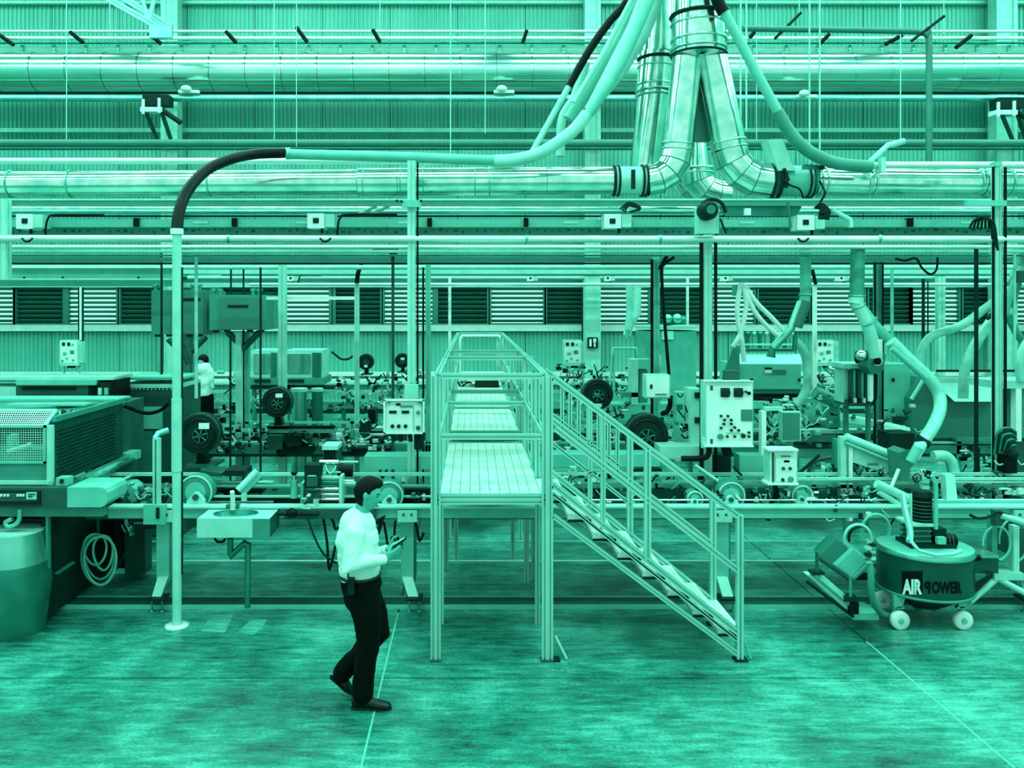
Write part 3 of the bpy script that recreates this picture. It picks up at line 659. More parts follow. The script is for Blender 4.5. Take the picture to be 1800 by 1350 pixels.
bt = [('r', 1249, 678, 1253, 686, 'dark_grey'), ('r', 1249, 772, 1253, 780, 'dark_grey'), ('r', 1303, 720, 1323, 740, 'deep_paint', 'nameplate'), ('d', 1275, 690, 8, 'charcoal'), ('d', 1298, 690, 8, 'charcoal'), ('d', 1316, 691, 3, 'black_rubber'),
      ('r', 1267, 682, 1283, 698, 'dark_grey', 'bezel'), ('r', 1290, 682, 1306, 698, 'dark_grey', 'bezel')]
for (x, y) in ((1267, 731), (1279, 731), (1273, 738), (1285, 738), (1272, 745), (1285, 745), (1267, 752), (1291, 751), (1285, 756), (1298, 756), (1316, 760), (1278, 767), (1291, 767), (1316, 767)): bt.append(('d', x, y, 2.3, 'charcoal'))
bt += [('d', 1266, 767, 5, 'mid_grey'), ('d', 1306, 766, 4, 'charcoal'), ('r', 1277, 760, 1308, 762, 'pale_paint', 'trim_strip')]
t = panel('large white control panel with two round gauges and many buttons', 1240, 670, 1324, 784, 8.9, .2, bt)
t.part('edge', MB().b(1239, 669, 1325, 671, 8.85, .06), 'white_paint'); t.part('edge', MB().b(1239, 783, 1325, 786, 8.85, .06), 'white_paint')
t.part('hinge', MB().b(1234, 770, 1240, 788, 8.9, .05), 'pale_paint')
t.part('cable', MB().tube(sp([(1246, 786, 8.95), (1246, 796, 8.95), (1240, 804, 8.95), (1225, 806, 8.95), (1198, 806, 8.95)], 5), .03, n=8), 'black_rubber')
t.part('plug', MB().tube([W(1275, 786, 8.95), W(1280, 800, 8.95)], .05, n=8), 'black_rubber')
for (x, y) in ((1322, 668), (1312, 690)): t.part('bolt', MB().disc(x, y-1, 8.85, 2, .03, 8), 'charcoal')
t = panel('small white operator box with knobs at the stair side', 1352, 792, 1402, 850, 8.5, .16, [('r', 1364, 802, 1398, 846, 'white_paint', 'front_plate'), ('r', 1378, 809, 1388, 813, 'charcoal'), ('r', 1373, 801, 1390, 803, 'mid_grey'),
      ('d', 1376, 823, 3, 'dark_grey'), ('d', 1388, 823, 3, 'dark_grey'), ('d', 1375, 843, 3, 'charcoal'), ('d', 1389, 842, 5, 'mid_grey')])
t.part('frame', MB().b(1350, 790, 1404, 793, 8.42, .2), 'white_paint'); t.part('frame', MB().b(1350, 850, 1404, 853, 8.42, .2), 'white_paint'); t.part('hinge_strip', MB().b(1358, 796, 1361, 850, 8.47, .02), 'dark_grey')
t.part('cable_loom', MB().tube(sp([(1362, 853, 8.6), (1366, 868, 8.6), (1356, 884, 8.65), (1350, 915, 8.65)], 4), .022, n=6), 'black_rubber')
t = panel('plain white junction box below the black cables', 1135, 659, 1178, 700, 10.2, .2, [('r', 1143, 676, 1147, 683, 'charcoal', 'latch'), ('r', 1152, 692, 1172, 694, 'mid_grey', 'label_strip')])
t.part('cable', MB().tube(sp([(1178, 700, 10.3), (1178, 712, 10.3), (1172, 724, 10.3), (1162, 727, 10.3)], 5), .03, n=8), 'black_rubber')
t = panel('dark blank panel left of the small operator box', 1374, 724, 1408, 775, 9.4, .1, [], m_='deep_paint'); t.part('side_post', MB().b(1339, 723, 1347, 870, 9.3, .1), 'white_paint'); t.part('rail', MB().b(1345, 716, 1376, 722, 9.35, .1), 'pale_paint')
for (ox, lab) in ((0, 'small distant white control panel at far left on the wall side'), (886, 'small distant white control panel near the box column'), (1330, 'small distant white control panel behind the right hoses')):
    D = 17.0
    it = [('r', 109+ox, 602, 114+ox, 608, 'charcoal'), ('r', 118+ox, 602, 123+ox, 608, 'charcoal'), ('d', 128+ox, 605, 2, 'light_grey'), ('r', 123+ox, 616, 130+ox, 622, 'mid_grey'), ('d', 114+ox, 621, 3, 'light_grey'), ('d', 110+ox, 634, 1.8, 'mid_grey'), ('d', 118+ox, 630, 2.2, 'light_grey'), ('d', 129+ox, 633, 1.8, 'mid_grey')]
    t = panel(lab, 104+ox, 598, 137+ox, 640, D, .2, it)
    t.part('side', MB().b(137+ox, 600, 144+ox, 638, D+.05, .15), 'pale_paint')
    if ox < 1300: t.part('drop_pipe', MB().b(137+ox, 505, 139.5+ox, 600, D+.1, .05).b(143+ox, 505, 145.5+ox, 600, D+.1, .05), 'charcoal'); t.part('drop_pipe', MB().b(139.5+ox, 505, 143+ox, 598, D+.08, .05), 'white_paint')
    t.part('shelf', MB().b(106+ox, 640, 135+ox, 643, D-.1, .25), 'pale_paint'); t.part('plug', MB().b(118+ox, 643, 130+ox, 647, D, .08), 'charcoal')
    t.part('leg', MB().b(110+ox, 644, 113+ox, 690, D+.1, .05), 'pale_paint'); t.part('leg', MB().b(137+ox, 640, 140+ox, 690, D+.1, .05), 'pale_paint')
# ================================================================ HUNG BOXES (upper left)
D = 12.5
def hungbox(lab, x0, y0, x1, y1, D, xs, seam):
    t = Thing('hung_cabinet', lab, 'cabinet', W((x0+x1)/2, y1, D))
    t.part('body', MB().b(x0, y0, x1, y1, D, 1.0), 'mid_grey')
    t.part('door', MB().b(seam[0], seam[1], seam[2], seam[3], D-.03, .04), 'deep_paint'); t.part('label_strip', MB().b(seam[0]+16, seam[1]+12, seam[0]+52, seam[1]+17, D-.04, .012), 'charcoal')
    for x in (x0+8, x0+18, x1-22, x1-12): t.part('gland', MB().lathe([(.03, 0), (.03, .04), (.05, .05), (.05, .09)], W(x, y0, D+.2), 'z', 10), 'steel')
    for x in (x0+10, x0+30, x1-30, x1-10): t.part('bolt', MB().b(x-4, y1, x+4, y1+4, D+.05, .1), 'charcoal')
    return t
hungbox('dark green hung cabinet behind the white pole', 266, 510, 362, 588, D, 345, (300, 512, 358, 586))
hungbox('dark green hung cabinet right of the white pole', 368, 518, 468, 580, 12.2, 460, (384, 524, 459, 579))
t = Thing('cabinet_stand', 'pale stand with V braces under the hung cabinets', 'stand')
t.part('leg', MB().b(414, 584, 424, yfloor(12.3), 12.3, .12), 'pale_paint'); t.part('leg', MB().b(430, 584, 437, yfloor(12.5), 12.5, .1), 'light_grey'); t.part('leg', MB().b(322, 588, 334, yfloor(12.6), 12.6, .15), 'mid_grey')
t.part('leg', MB().b(278, 588, 285, yfloor(12.7), 12.7, .08), 'pale_paint'); t.part('leg', MB().b(338, 640, 344, yfloor(12.6), 12.7, .08), 'pale_paint')
for (a, b, c, d) in ((400, 584, 416, 600), (456, 584, 428, 612), (316, 598, 332, 640), (362, 592, 336, 618), (296, 596, 306, 606)): t.part('brace', MB().t([(a, b, 12.35), (c, d, 12.35)], .045, n=6), 'dark_grey')
beam('cross_bar', 'bright bar between the two slim posts left of centre', 'bar', 468, 623, 521, 527, 12.2, .05, 'alu')
# ================================================================ DISTANT PLANT
t = Thing('storage_tank', 'large pale cylindrical tank behind the right of the walkway', 'tank', W(1168, 692, 15))
D = 15.0; r = mm(54, D)
t.part('shell', MB().lathe([(r, 0), (r, mm(112, D)), (r*1.01, mm(113, D))], W(1170, 690, D+r), 'z', 40), 'light_grey'); t.part('rim', MB().lathe([(r*1.03, 0), (r*1.03, .05)], W(1170, 577, D+r), 'z', 40), 'pale_paint')
t.part('nameplate', MB().b(1164, 582, 1184, 597, D-.03, .04), 'pale_paint'); t.part('leg', MB().b(1122, 690, 1130, yfloor(D+r), D+r, .1), 'mid_grey'); t.part('leg', MB().b(1208, 690, 1216, yfloor(D+r), D+r, .1), 'mid_grey')
t.part('head_motor', MB().tp([(1166, 566, D+.3), (1204, 562, D+.3)], 7, n=14), 'dark_steel'); t.part('head_valve', MB().ball(W(1190, 560, D+.2), .09).ball(W(1174, 560, D+.2), .08), 'steel'); t.part('skid', MB().b(1178, 694, 1222, 700, D+.1, .3), 'charcoal')
t.part('outlet', MB().t([(1120, 505, D), (1120, 550, D), (1106, 572, D), (1102, 590, D)], .07, n=10), 'pale_paint')
t = Thing('hose', 'pale hose dropping beside the storage tank to a dark nozzle', 'hose', W(1103, 600, 14.5)); D = 14.5
t.part('tube', MB().tube(sp([(1106, 500, D), (1107, 545, D), (1104, 580, D)], 4), .06, n=10), 'translucent_hose'); t.part('nozzle', MB().tp([(1104, 580, D), (1102, 594, D)], 4, n=10), 'steel')
# hopper machine centre right
D = 12.8
t = Thing('batch_hopper', 'wide grey trough machine with a lettering plate behind the big panel', 'machine', W(1350, 690, D))
t.part('front', MB().b(1292, 640, 1408, 684, D, .8), 'light_grey')
t.part('lid', MB().quadbox([W(1300, 622, D+.5), W(1406, 622, D+.5), W(1412, 640, D), W(1296, 640, D), W(1300, 622, D+.9), W(1406, 622, D+.9), W(1412, 640, D+.9), W(1296, 640, D+.9)]), 'pale_paint')
t.part('end_plate', MB().poly([(1274, 652), (1290, 608), (1300, 608), (1300, 668), (1274, 668)], D-.05, .06), 'mid_grey')
t.part('skirt', MB().b(1296, 684, 1412, 692, D+.05, .6), 'mid_grey'); t.part('base', MB().b(1296, 692, 1412, 704, D+.1, .5), 'charcoal')
t.part('label_plate', MB().b(1345, 646, 1357, 650, D-.02, .02), 'charcoal'); t.part('label_plate', MB().b(1345, 650, 1357, 656, D-.02, .02), 'white_paint'); t.part('label_plate', MB().b(1357, 650, 1382, 657, D-.02, .02), 'deep_paint')
for x in (1322, 1406): t.part('bolt', MB().disc(x, 668, D-.03, 2.5, .03, 8), 'charcoal')
for i in range(9): t.part('valve', MB().b(1302+i*11, 588, 1307+i*11, 612, D+.6, .08).ball(W(1304+i*11, 587, D+.6), .04), 'dark_steel' if i % 2 else 'steel')
t.part('manifold', MB().b(1296, 604, 1396, 607, D+.5, .06), 'pale_paint'); t.part('manifold', MB().b(1294, 614, 1400, 618, D+.55, .1), 'dark_grey')
for y in ('a',):
    t.part('leg', MB().b(1300, 704, 1308, yfloor(D), D+.2, .1), 'mid_grey'); t.part('leg', MB().b(1396, 704, 1404, yfloor(D), D+.2, .1), 'mid_grey')
for i, (pts, lab) in enumerate(((((1302, 498), (1296, 540), (1298, 570), (1304, 600), (1308, 636)), 'leftmost'), (((1304, 498), (1312, 530), (1308, 560), (1300, 590), (1288, 610)), 'second from left'),
                              (((1306, 500), (1325, 545), (1350, 575), (1376, 596)), 'third from left'), (((1308, 500), (1330, 532), (1360, 562), (1386, 592)), 'rightmost'))):
    one('feed_hose', 'pale hose fanning out above the trough machine, '+lab, 'hose', MB().tube(sp([(x, y, 12.6) for x, y in pts], 5), mm(4.2, 12.6), n=10), 'white_paint')
one('hose_manifold', 'small dark manifold where the fan of pale hoses starts', 'manifold', MB().b(1294, 500, 1310, 520, 12.7, .2), 'mid_grey')
# dropper duct 1
D = 10.5
t = Thing('drop_duct', 'pale dropper duct bending into a slanted pipe over the trough machine', 'duct', W(1410, 620, D))
t.part('vertical', MB().t([(1416, 404, D), (1416, 512, D), (1414, 532, D)], mm(9.5, D), n=18), 'light_grey'); t.part('dark_pipe', MB().t([(1418, 530, D-.05), (1402, 575, D-.05)], mm(8, D), n=16), 'deep_paint')
t.part('slanted_pipe', MB().t([(1408, 530, D), (1390, 578, D), (1358, 612, D)], mm(7, D), n=16), 'steel'); t.part('outlet', MB().t([(1358, 610, D), (1355, 628, D)], mm(8, D), radii=[mm(5, D), mm(8, D)], n=14), 'dark_steel')
t.part('clamp_ring', MB().ring(W(1416, 518, D), mm(10.5, D), .012, 'z', 20), 'steel'); t.part('branch', MB().t([(1398, 590, D), (1396, 618, D)], mm(4, D), n=10), 'dark_steel')
one('hose', 'thick pale hose curling down right of the trough machine', 'hose', MB().tube(sp([(1398, 600, 10.8), (1412, 616, 10.8), (1419, 645, 10.8), (1418, 680, 10.8), (1408, 702, 10.8), (1398, 712, 10.8)], 6), mm(7.5, 10.8), n=14), 'translucent_hose')
one('hose', 'short black hose at the top of the pale slim post, right', 'hose', MB().t([(1428, 474, 13.9), (1434, 500, 13.9)], .03, n=8), 'black_rubber')
# dropper duct 2 (Y duct)
D = 9.6
t = Thing('drop_duct', 'pale dropper duct with a Y split at right', 'duct', W(1520, 620, D))
t.part('vertical', MB().t([(1508, 436, D), (1506, 526, D)], mm(12, D), n=20), 'mid_grey'); t.part('cuff', MB().t([(1506, 520, D), (1504, 534, D)], mm(12.5, D), n=20), 'pale_paint')
t.part('slanted_pipe', MB().t([(1504, 530, D), (1524, 566, D), (1534, 600, D), (1540, 628, D)], mm(11, D), n=20), 'pale_paint'); t.part('straight_branch', MB().t([(1506, 530, D), (1538, 572, D), (1580, 614, D)], mm(8.5, D), n=18), 'light_grey')
rings(t, [(1506, 520, D, 13, (0, 0, 1)), (1509, 538, D, 12, (.5, 0, -1)), (1528, 566, D, 14, (.7, 0, -1))], 'steel', .010)
t.part('tail', MB().t([(1540, 596, D), (1540, 628, D)], mm(10.5, D), n=18), 'white_paint')
t = Thing('suction_hose', 'long thick pale hose curving down to the mixer at right', 'hose', W(1612, 800, 9.3)); D = 9.3
t.part('hose', MB().tube(sp([(1566, 600, D), (1600, 634, D), (1632, 664, D), (1650, 692, D), (1652, 720, D-.1), (1640, 750, D-.3), (1622, 776, D-.4)], 7), mm(10.5, D), n=16), 'translucent_hose')
t.part('cuff', MB().t([(1622, 774, D-.4), (1606, 806, D-.6)], mm(12, D), radii=[mm(10.5, D), mm(8, D)], n=16), 'pale_paint')
t.part('collar', MB().t([(1612, 770, D-.45), (1632, 782, D-.45)], mm(7, D), n=10), 'charcoal'); t.part('upper_tube', MB().tube(sp([(1568, 612, D-.1), (1600, 640, D-.1), (1628, 664, D-.1)], 4), mm(5, D), n=10), 'light_grey')
one('hose', 'pale hose arching from the right bundle down behind the Y duct', 'hose', MB().tube(sp([(1780, 508, 11), (1735, 540, 11), (1690, 572, 11), (1640, 590, 11), (1622, 612, 11), (1616, 640, 11)], 6), mm(7.5, 11), n=14), 'translucent_hose')
one('hose', 'pale hose hanging straight into the big right hopper', 'hose', MB().tube(sp([(1775, 530, 11.2), (1742, 565, 11.2), (1712, 610, 11.2), (1696, 650, 11.2), (1693, 700, 11.2)], 6), mm(8.5, 11.2), n=14), 'translucent_hose')
one('hose', 'dark short hose under the arching pale hose', 'hose', MB().t([(1778, 528, 10.9), (1735, 560, 10.9)], mm(4, 10.9), n=8), 'charcoal')
t = Thing('hose_bundle', 'bundle of grey hoses gathered at the upper right edge', 'hose bundle', W(1785, 560, 10.4)); D = 10.4
for k, (a, b, c) in enumerate((((1772, 500), (1790, 470), (1800, 430)), ((1778, 540), (1788, 500), (1806, 450)), ((1766, 560), (1774, 520), (1796, 470)), ((1772, 555), (1790, 590), (1815, 620)))):
    t.part('hose', MB().tube(sp([(*a, D-.04*k), (*b, D-.04*k), (*c, D-.04*k)], 5), mm(6.5, D), n=10), 'mid_grey' if k % 2 else 'light_grey')
t.part('coupling', MB().b(1790, 476, 1812, 496, D-.2, .1), 'dark_grey')
one('hose', 'pale hose curling at the right edge near the white frame', 'hose', MB().tube(sp([(1820, 585, 10), (1800, 610, 10), (1792, 640, 10), (1794, 670, 10)], 5), mm(7, 10), n=12), 'translucent_hose')
# big hopper right
D = 12.0
t = Thing('hopper', 'big dark green hopper with a pale sloping top at right', 'hopper', W(1690, 780, D))
t.part('body', MB().b(1602, 706, 1745, 770, D, 1.4), 'deep_paint'); t.part('shoulder', MB().poly([(1602, 700), (1626, 664), (1680, 664), (1680, 706), (1602, 706)], D, 1.2), 'deep_paint')
t.part('sloping_top', MB().quadbox([W(1630, 662, D-.05), W(1746, 662, D-.05), W(1746, 706, D-.25), W(1678, 706, D-.25), W(1630, 662, D+.2), W(1746, 662, D+.2), W(1746, 706, D), W(1678, 706, D)]), 'pale_paint')
t.part('edge', MB().t([(1602, 702, D-.05), (1626, 664, D-.05)], .03, n=6), 'pale_paint'); t.part('cone', MB().quadbox([W(1602, 770, D), W(1745, 770, D), W(1700, 808, D+.3), W(1640, 808, D+.3), W(1602, 770, D+1.4), W(1745, 770, D+1.4), W(1700, 808, D+1), W(1640, 808, D+1)]), 'dark_grey')
t.part('rail', MB().b(1648, 650, 1800, 654, D-.1, .04), 'charcoal'); t.part('skid', MB().b(1682, 770, 1800, 776, D-.1, .2), 'mid_grey'); t.part('leg', MB().b(1682, 776, 1690, yfloor(D), D, .1), 'mid_grey'); t.part('leg', MB().b(1780, 776, 1788, yfloor(D), D, .1), 'mid_grey')
t.part('door_panel', MB().b(1554, 640, 1600, 732, D+.2, .6), 'light_grey'); t.part('handle', MB().b(1570, 665, 1573, 671, D+.15, .04), 'charcoal')
t = Thing('pale_cabinet', 'white framed cabinet cut by the right edge', 'cabinet', W(1790, 776, 10)); D = 10.0
t.part('top', MB().b(1750, 670, 1850, 683, D, .6), 'pale_paint'); t.part('frame_leg', MB().b(1786, 683, 1796, 776, D, .1), 'white_paint'); t.part('inset_panel', MB().b(1797, 684, 1850, 770, D+.1, .4), 'mid_grey')  # mid-grey panel set back behind the frame leg
t.part('base', MB().b(1786, 776, 1850, yfloor(D), D+.1, .4), 'dark_grey')
t = Thing('filter_unit', 'grey ribbed filter cylinder box left of the dark motor', 'filter', W(1505, 708, 11)); D = 11.0
t.part('frame', MB().b(1484, 648, 1491, 708, D, .3), 'pale_paint'); t.part('core', MB().tp([(1510, 712, D+.2), (1510, 648, D+.2)], 15, n=14), 'mid_grey')
for i in range(5): t.part('rib', MB().b(1494+i*7, 650, 1496.5+i*7, 702, D-.08, .06), 'light_grey' if i % 2 else 'dark_grey')
t.part('top_plate', MB().b(1484, 640, 1534, 648, D-.1, .5), 'pale_paint'); t.part('bottom_plate', MB().b(1490, 704, 1534, 714, D-.1, .4), 'dark_grey')
for i in range(5): t.part('bolt', MB().b(1494+i*8, 700, 1498+i*8, 708, D-.15, .05), 'white_paint' if i % 2 else 'charcoal')
t.part('leg', MB().b(1486, 714, 1492, yfloor(D+.2), D+.2, .08), 'mid_grey'); t.part('leg', MB().b(1526, 714, 1531, yfloor(D+.2), D+.2, .08), 'mid_grey')
t = Thing('blower_motor', 'dark motor with a bright round end above the filter unit', 'motor', W(1540, 700, 10.6)); D = 10.6
t.part('body', MB().tp([(1505, 628, D+.3), (1528, 628, D+.2)], 11, n=16), 'charcoal'); t.part('head', MB().poly([(1526, 620), (1558, 624), (1552, 652), (1532, 658), (1524, 645)], D, .25), 'dark_steel')
t.part('end_ring', MB().disc(1543, 634, D-.03, 9, .05, 20), 'chrome'); t.part('end_cap', MB().disc(1543, 635, D-.05, 6.5, .04, 18), 'black_rubber'); t.part('cap', MB().ball(W(1514, 625, D+.05), .07), 'chrome')
t.part('drop_pipe', MB().b(1529, 660, 1535, 706, D, .06), 'white_paint'); t.part('cable', MB().t([(1540, 658, D), (1539, 700, D), (1534, 712, D)], .02, n=8), 'black_rubber')
# ================================================================ PROCESS LINES
rnd = random.Random(11)
TONES = ['white_paint', 'pale_paint', 'light_grey', 'mid_grey', 'dark_grey', 'charcoal', 'steel', 'dark_steel', 'black_rubber', 'chrome', 'alu']
def piece(t, kind, x, y, D, w, h, m_):
    if kind == 'cylinder':
        t.part('cylinder', MB().tp([(x, y, D), (x+w, y, D)], h/2, n=12), m_)
    elif kind == 'valve':
        mb = MB().b(x, y+h*.35, x+w, y+h, D, mm(w, D)*.8); mb.tp([(x+w/2, y+h*.35, D+.03), (x+w/2, y, D+.03)], w*.14, n=6); mb.lathe([(mm(w*.45, D), 0), (mm(w*.45, D), .02)], W(x+w/2, y, D+.03), 'z', 10)
        t.part('valve', mb, m_)
    elif kind == 'bracket':
        mb = MB().b(x, y, x+max(1.5, w*.2), y+h, D, .06); mb.b(x, y+h-max(1.5, h*.18), x+w, y+h, D, .06); t.part('bracket', mb, m_)
    elif kind == 'cable':
        t.part('cable', MB().tube(sp([(x, y, D), (x+w*.3, y+h*rnd.uniform(.5, 1), D-.03), (x+w*.7, y+h*rnd.uniform(.2, 1), D-.03), (x+w, y+h*.2, D)], 4), mm(rnd.uniform(.9, 1.8), D), n=5), m_)
    elif kind == 'block':
        mb = MB().b(x, y, x+w, y+h, D, mm(w, D)*.7); mb.b(x+w*.2, y+h*.25, x+w*.45, y+h*.5, D-.012, .012); t.part('block', mb, m_)
    elif kind == 'rod':
        t.part('rod', MB().tp([(x, y+h, D), (x+w, y, D)], 1.3, n=6), m_)
    elif kind == 'gauge':
        t.part('gauge', MB().lathe([(mm(w/2, D), 0), (mm(w/2, D), -.04), (mm(w*.38, D), -.045)], W(x, y, D), 'y', 12), m_)
def clutter(t, x0, y0, x1, y1, D0, D1, n, big=1.0, tones=TONES):
    for i in range(n):
        k = rnd.choice(('cylinder', 'valve', 'valve', 'bracket', 'cable', 'cable', 'block', 'block', 'rod', 'gauge'))
        w = rnd.uniform(6, 17)*big; h = rnd.uniform(5, 15)*big
        if k == 'cylinder': w *= 1.6; h *= .55
        if k == 'cable': w *= 2; h *= 1.8
        if k == 'rod': w *= 1.3*rnd.choice((1, -1)); h *= 1.6
        if k == 'gauge': w *= .6
        x = rnd.uniform(x0, x1-w*.6); y = rnd.uniform(y0, max(y0+1, y1-h))
        m_ = rnd.choice(tones)
        if k == 'cable': m_ = rnd.choice(('black_rubber', 'charcoal', 'pale_paint'))
        piece(t, k, x, y, rnd.uniform(D0, D1), w, h, m_)
def zx(z, D): return VY+(CH-z)*F/D      # px y of height z at distance D
# ---------------- line 1 (8.4 .. 9.4 m)
D = 8.4
t = Thing('process_line', 'front process line: long pale steel bed running left to right behind the walkway', 'machine', W(900, yfloor(8.4), 8.9))
L1 = t
def boxw(x0, x1, z0, z1, D, dd):        # px x at D, metric z
    a = W(x0, 0, D).x; b = W(x1, 0, D).x
    return MB().box((a, D, z0), (b, D+dd, z1))
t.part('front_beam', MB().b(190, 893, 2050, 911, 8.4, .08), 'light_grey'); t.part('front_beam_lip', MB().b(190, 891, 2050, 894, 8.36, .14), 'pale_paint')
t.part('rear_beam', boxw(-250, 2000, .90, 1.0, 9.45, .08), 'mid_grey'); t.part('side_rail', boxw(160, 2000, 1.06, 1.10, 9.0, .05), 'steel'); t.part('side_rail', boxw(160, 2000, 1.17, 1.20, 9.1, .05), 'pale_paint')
t.part('under_pan', boxw(150, 2000, .86, .90, 8.5, .93), 'dark_grey')  # dark grey pan closing the bed from below
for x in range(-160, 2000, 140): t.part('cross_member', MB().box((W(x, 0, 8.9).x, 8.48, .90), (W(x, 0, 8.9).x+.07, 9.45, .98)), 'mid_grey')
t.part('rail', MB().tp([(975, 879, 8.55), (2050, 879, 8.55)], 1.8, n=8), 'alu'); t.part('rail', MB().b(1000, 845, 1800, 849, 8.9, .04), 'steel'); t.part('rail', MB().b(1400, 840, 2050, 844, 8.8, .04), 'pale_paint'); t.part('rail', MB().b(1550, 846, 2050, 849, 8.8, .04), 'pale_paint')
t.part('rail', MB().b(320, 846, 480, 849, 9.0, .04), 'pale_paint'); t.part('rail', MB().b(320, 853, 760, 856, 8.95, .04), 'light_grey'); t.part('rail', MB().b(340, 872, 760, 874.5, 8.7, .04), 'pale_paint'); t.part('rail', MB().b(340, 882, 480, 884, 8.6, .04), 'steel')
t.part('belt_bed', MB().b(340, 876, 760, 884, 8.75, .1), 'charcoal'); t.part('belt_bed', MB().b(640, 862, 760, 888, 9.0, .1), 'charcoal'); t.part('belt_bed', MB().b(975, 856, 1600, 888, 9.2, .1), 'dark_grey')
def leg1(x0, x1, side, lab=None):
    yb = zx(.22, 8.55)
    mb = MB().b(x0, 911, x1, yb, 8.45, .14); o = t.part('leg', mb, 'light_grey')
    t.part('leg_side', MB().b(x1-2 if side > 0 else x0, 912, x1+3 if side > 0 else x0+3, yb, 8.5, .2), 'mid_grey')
    k = 12*side
    a = W(x0, yb-6, 8.45); b = W(x1, yb-6, 8.45); w_ = .02
    P = [W(x0+2, yb-8, 8.42), W(x1-2, yb-8, 8.42), W(x1-2-k*-1.2 if side < 0 else x1-2+k, 1055, 8.3), W(x0+2+k, 1055, 8.3)]
    mb = MB().quadbox(P+[p+Vector((0, .06, 0)) for p in P]); t.part('foot', mb, 'pale_paint')
    cx = (x0+x1)/2+k
    t.part('foot_plate', MB().b(cx-14, 1053, cx+14, 1057, 8.25, .16), 'charcoal')
    for dx in (-9, 9):
        p = W(cx+dx, 0, 8.3); t.part('levelling_foot', MB().lathe([(.03, 0), (.03, .015), (.009, .02), (.009, W(0, 1055, 8.3).z)], (p.x, 8.33, 0), 'z', 10), 'dark_steel')
    t.part('top_bracket', MB().b(x0-6, 898, x1+6, 918, 8.34, .05), 'pale_paint')
    for dx in (4, x1-x0-4): t.part('bolt', MB().disc(x0+dx, 905, 8.33, 2.2, .02, 8), 'dark_grey')
leg1(275, 297, -1); leg1(705, 727, 1 if 0 else 1); leg1(1258, 1281, 1); leg1(1790, 1812, 1)
# cable/kerb strip on floor under line 1
one('floor_kerb', 'low dark kerb strip with bright edges running along the floor under the front line', 'kerb', boxw(80, 1900, 0, .035, 8.42, .22), 'dark_grey')
for (Dk, lab) in ((8.40, 'near bright steel edge strip along the floor kerb'), (8.65, 'far bright steel edge strip along the floor kerb')):
    one('edge_strip', lab, 'strip', boxw(80, 1900, 0, .040, Dk, .014), 'light_grey')
one('floor_strip', 'pale strip across the floor behind the front line, nearer one', 'strip', boxw(150, 1500, 0, .012, 9.93, .05), 'pale_paint')
one('floor_strip', 'pale strip across the floor behind the front line, farther one', 'strip', boxw(150, 1500, 0, .012, 10.75, .05), 'light_grey')
# shop-air details beneath the beam
for (x0, y0, x1, y1, c) in ((640, 915, 655, 938, 1), (675, 918, 690, 960, 1), (730, 915, 745, 950, 1), (695, 915, 700, 965, 1), (568, 908, 590, 1000, 0), (580, 905, 600, 930, 1)):
    t.part('cable', MB().tube(sp([(x0, y0, 8.4), ((x0+x1)/2-4, (y0+y1)/2, 8.36), ((x0+x1)/2, y1, 8.35), (x1, (y0+y1)/2+4, 8.38)], 5), .013, n=6), 'black_rubber')
t.part('cable', MB().tube(sp([(541, 910, 8.3), (553, 945, 8.25), (570, 975, 8.25), (592, 990, 8.3)], 5), .010, n=6), 'charcoal')
t.part('hand_lever', MB().t([(650, 925, 8.3), (672, 912, 8.3), (664, 938, 8.3)], .02, n=8), 'black_rubber')
def pulley(lab, x, y, r, D=8.55):
    q = Thing('pulley', lab, 'pulley', W(x, 892, D))
    R = mm(r, D)
    q.part('wheel', MB().lathe([(R*.5, -.01), (R*.97, -.01), (R, .01), (R, .16), (R*.9, .17)], W(x, y, D+.06), 'y', 32), 'mid_grey')
    q.part('rim', MB().ring(W(x, y, D+.05), R*.96, .010, 'y', 32), 'pale_paint'); q.part('web_plate', MB().disc(x, y, D+.04, r*.6, .02, 24), 'light_grey')
    q.part('drum', MB().lathe([(R*.93, 0), (R*.93, .22)], W(x, y, D+.3), 'y', 28), 'dark_steel')
    mb = MB().poly([(x-r*.55, 891), (x-r*.5, 891-r*.35), (x-r*.28, y+r*.2), (x-r*.1, y+r*.02), (x+r*.1, y+r*.02), (x+r*.28, y+r*.2), (x+r*.5, 891-r*.35), (x+r*.55, 891)], D-.06, .07)
    q.part('pillow_block', mb, 'pale_paint'); q.part('bearing', MB().disc(x, y+r*.3, D-.08, r*.18, .03, 14), 'dark_grey')
pulley('grey pulley wheel beside the white pole', 343, 866, 30); pulley('grey pulley wheel behind the man\'s face', 684, 872, 25); pulley('grey pulley wheel right of the stair foot, larger', 1286, 872, 24); pulley('grey pulley wheel further right, smaller', 1411, 873, 19); pulley('grey pulley wheel partly behind the handrail', 1222, 878, 14)
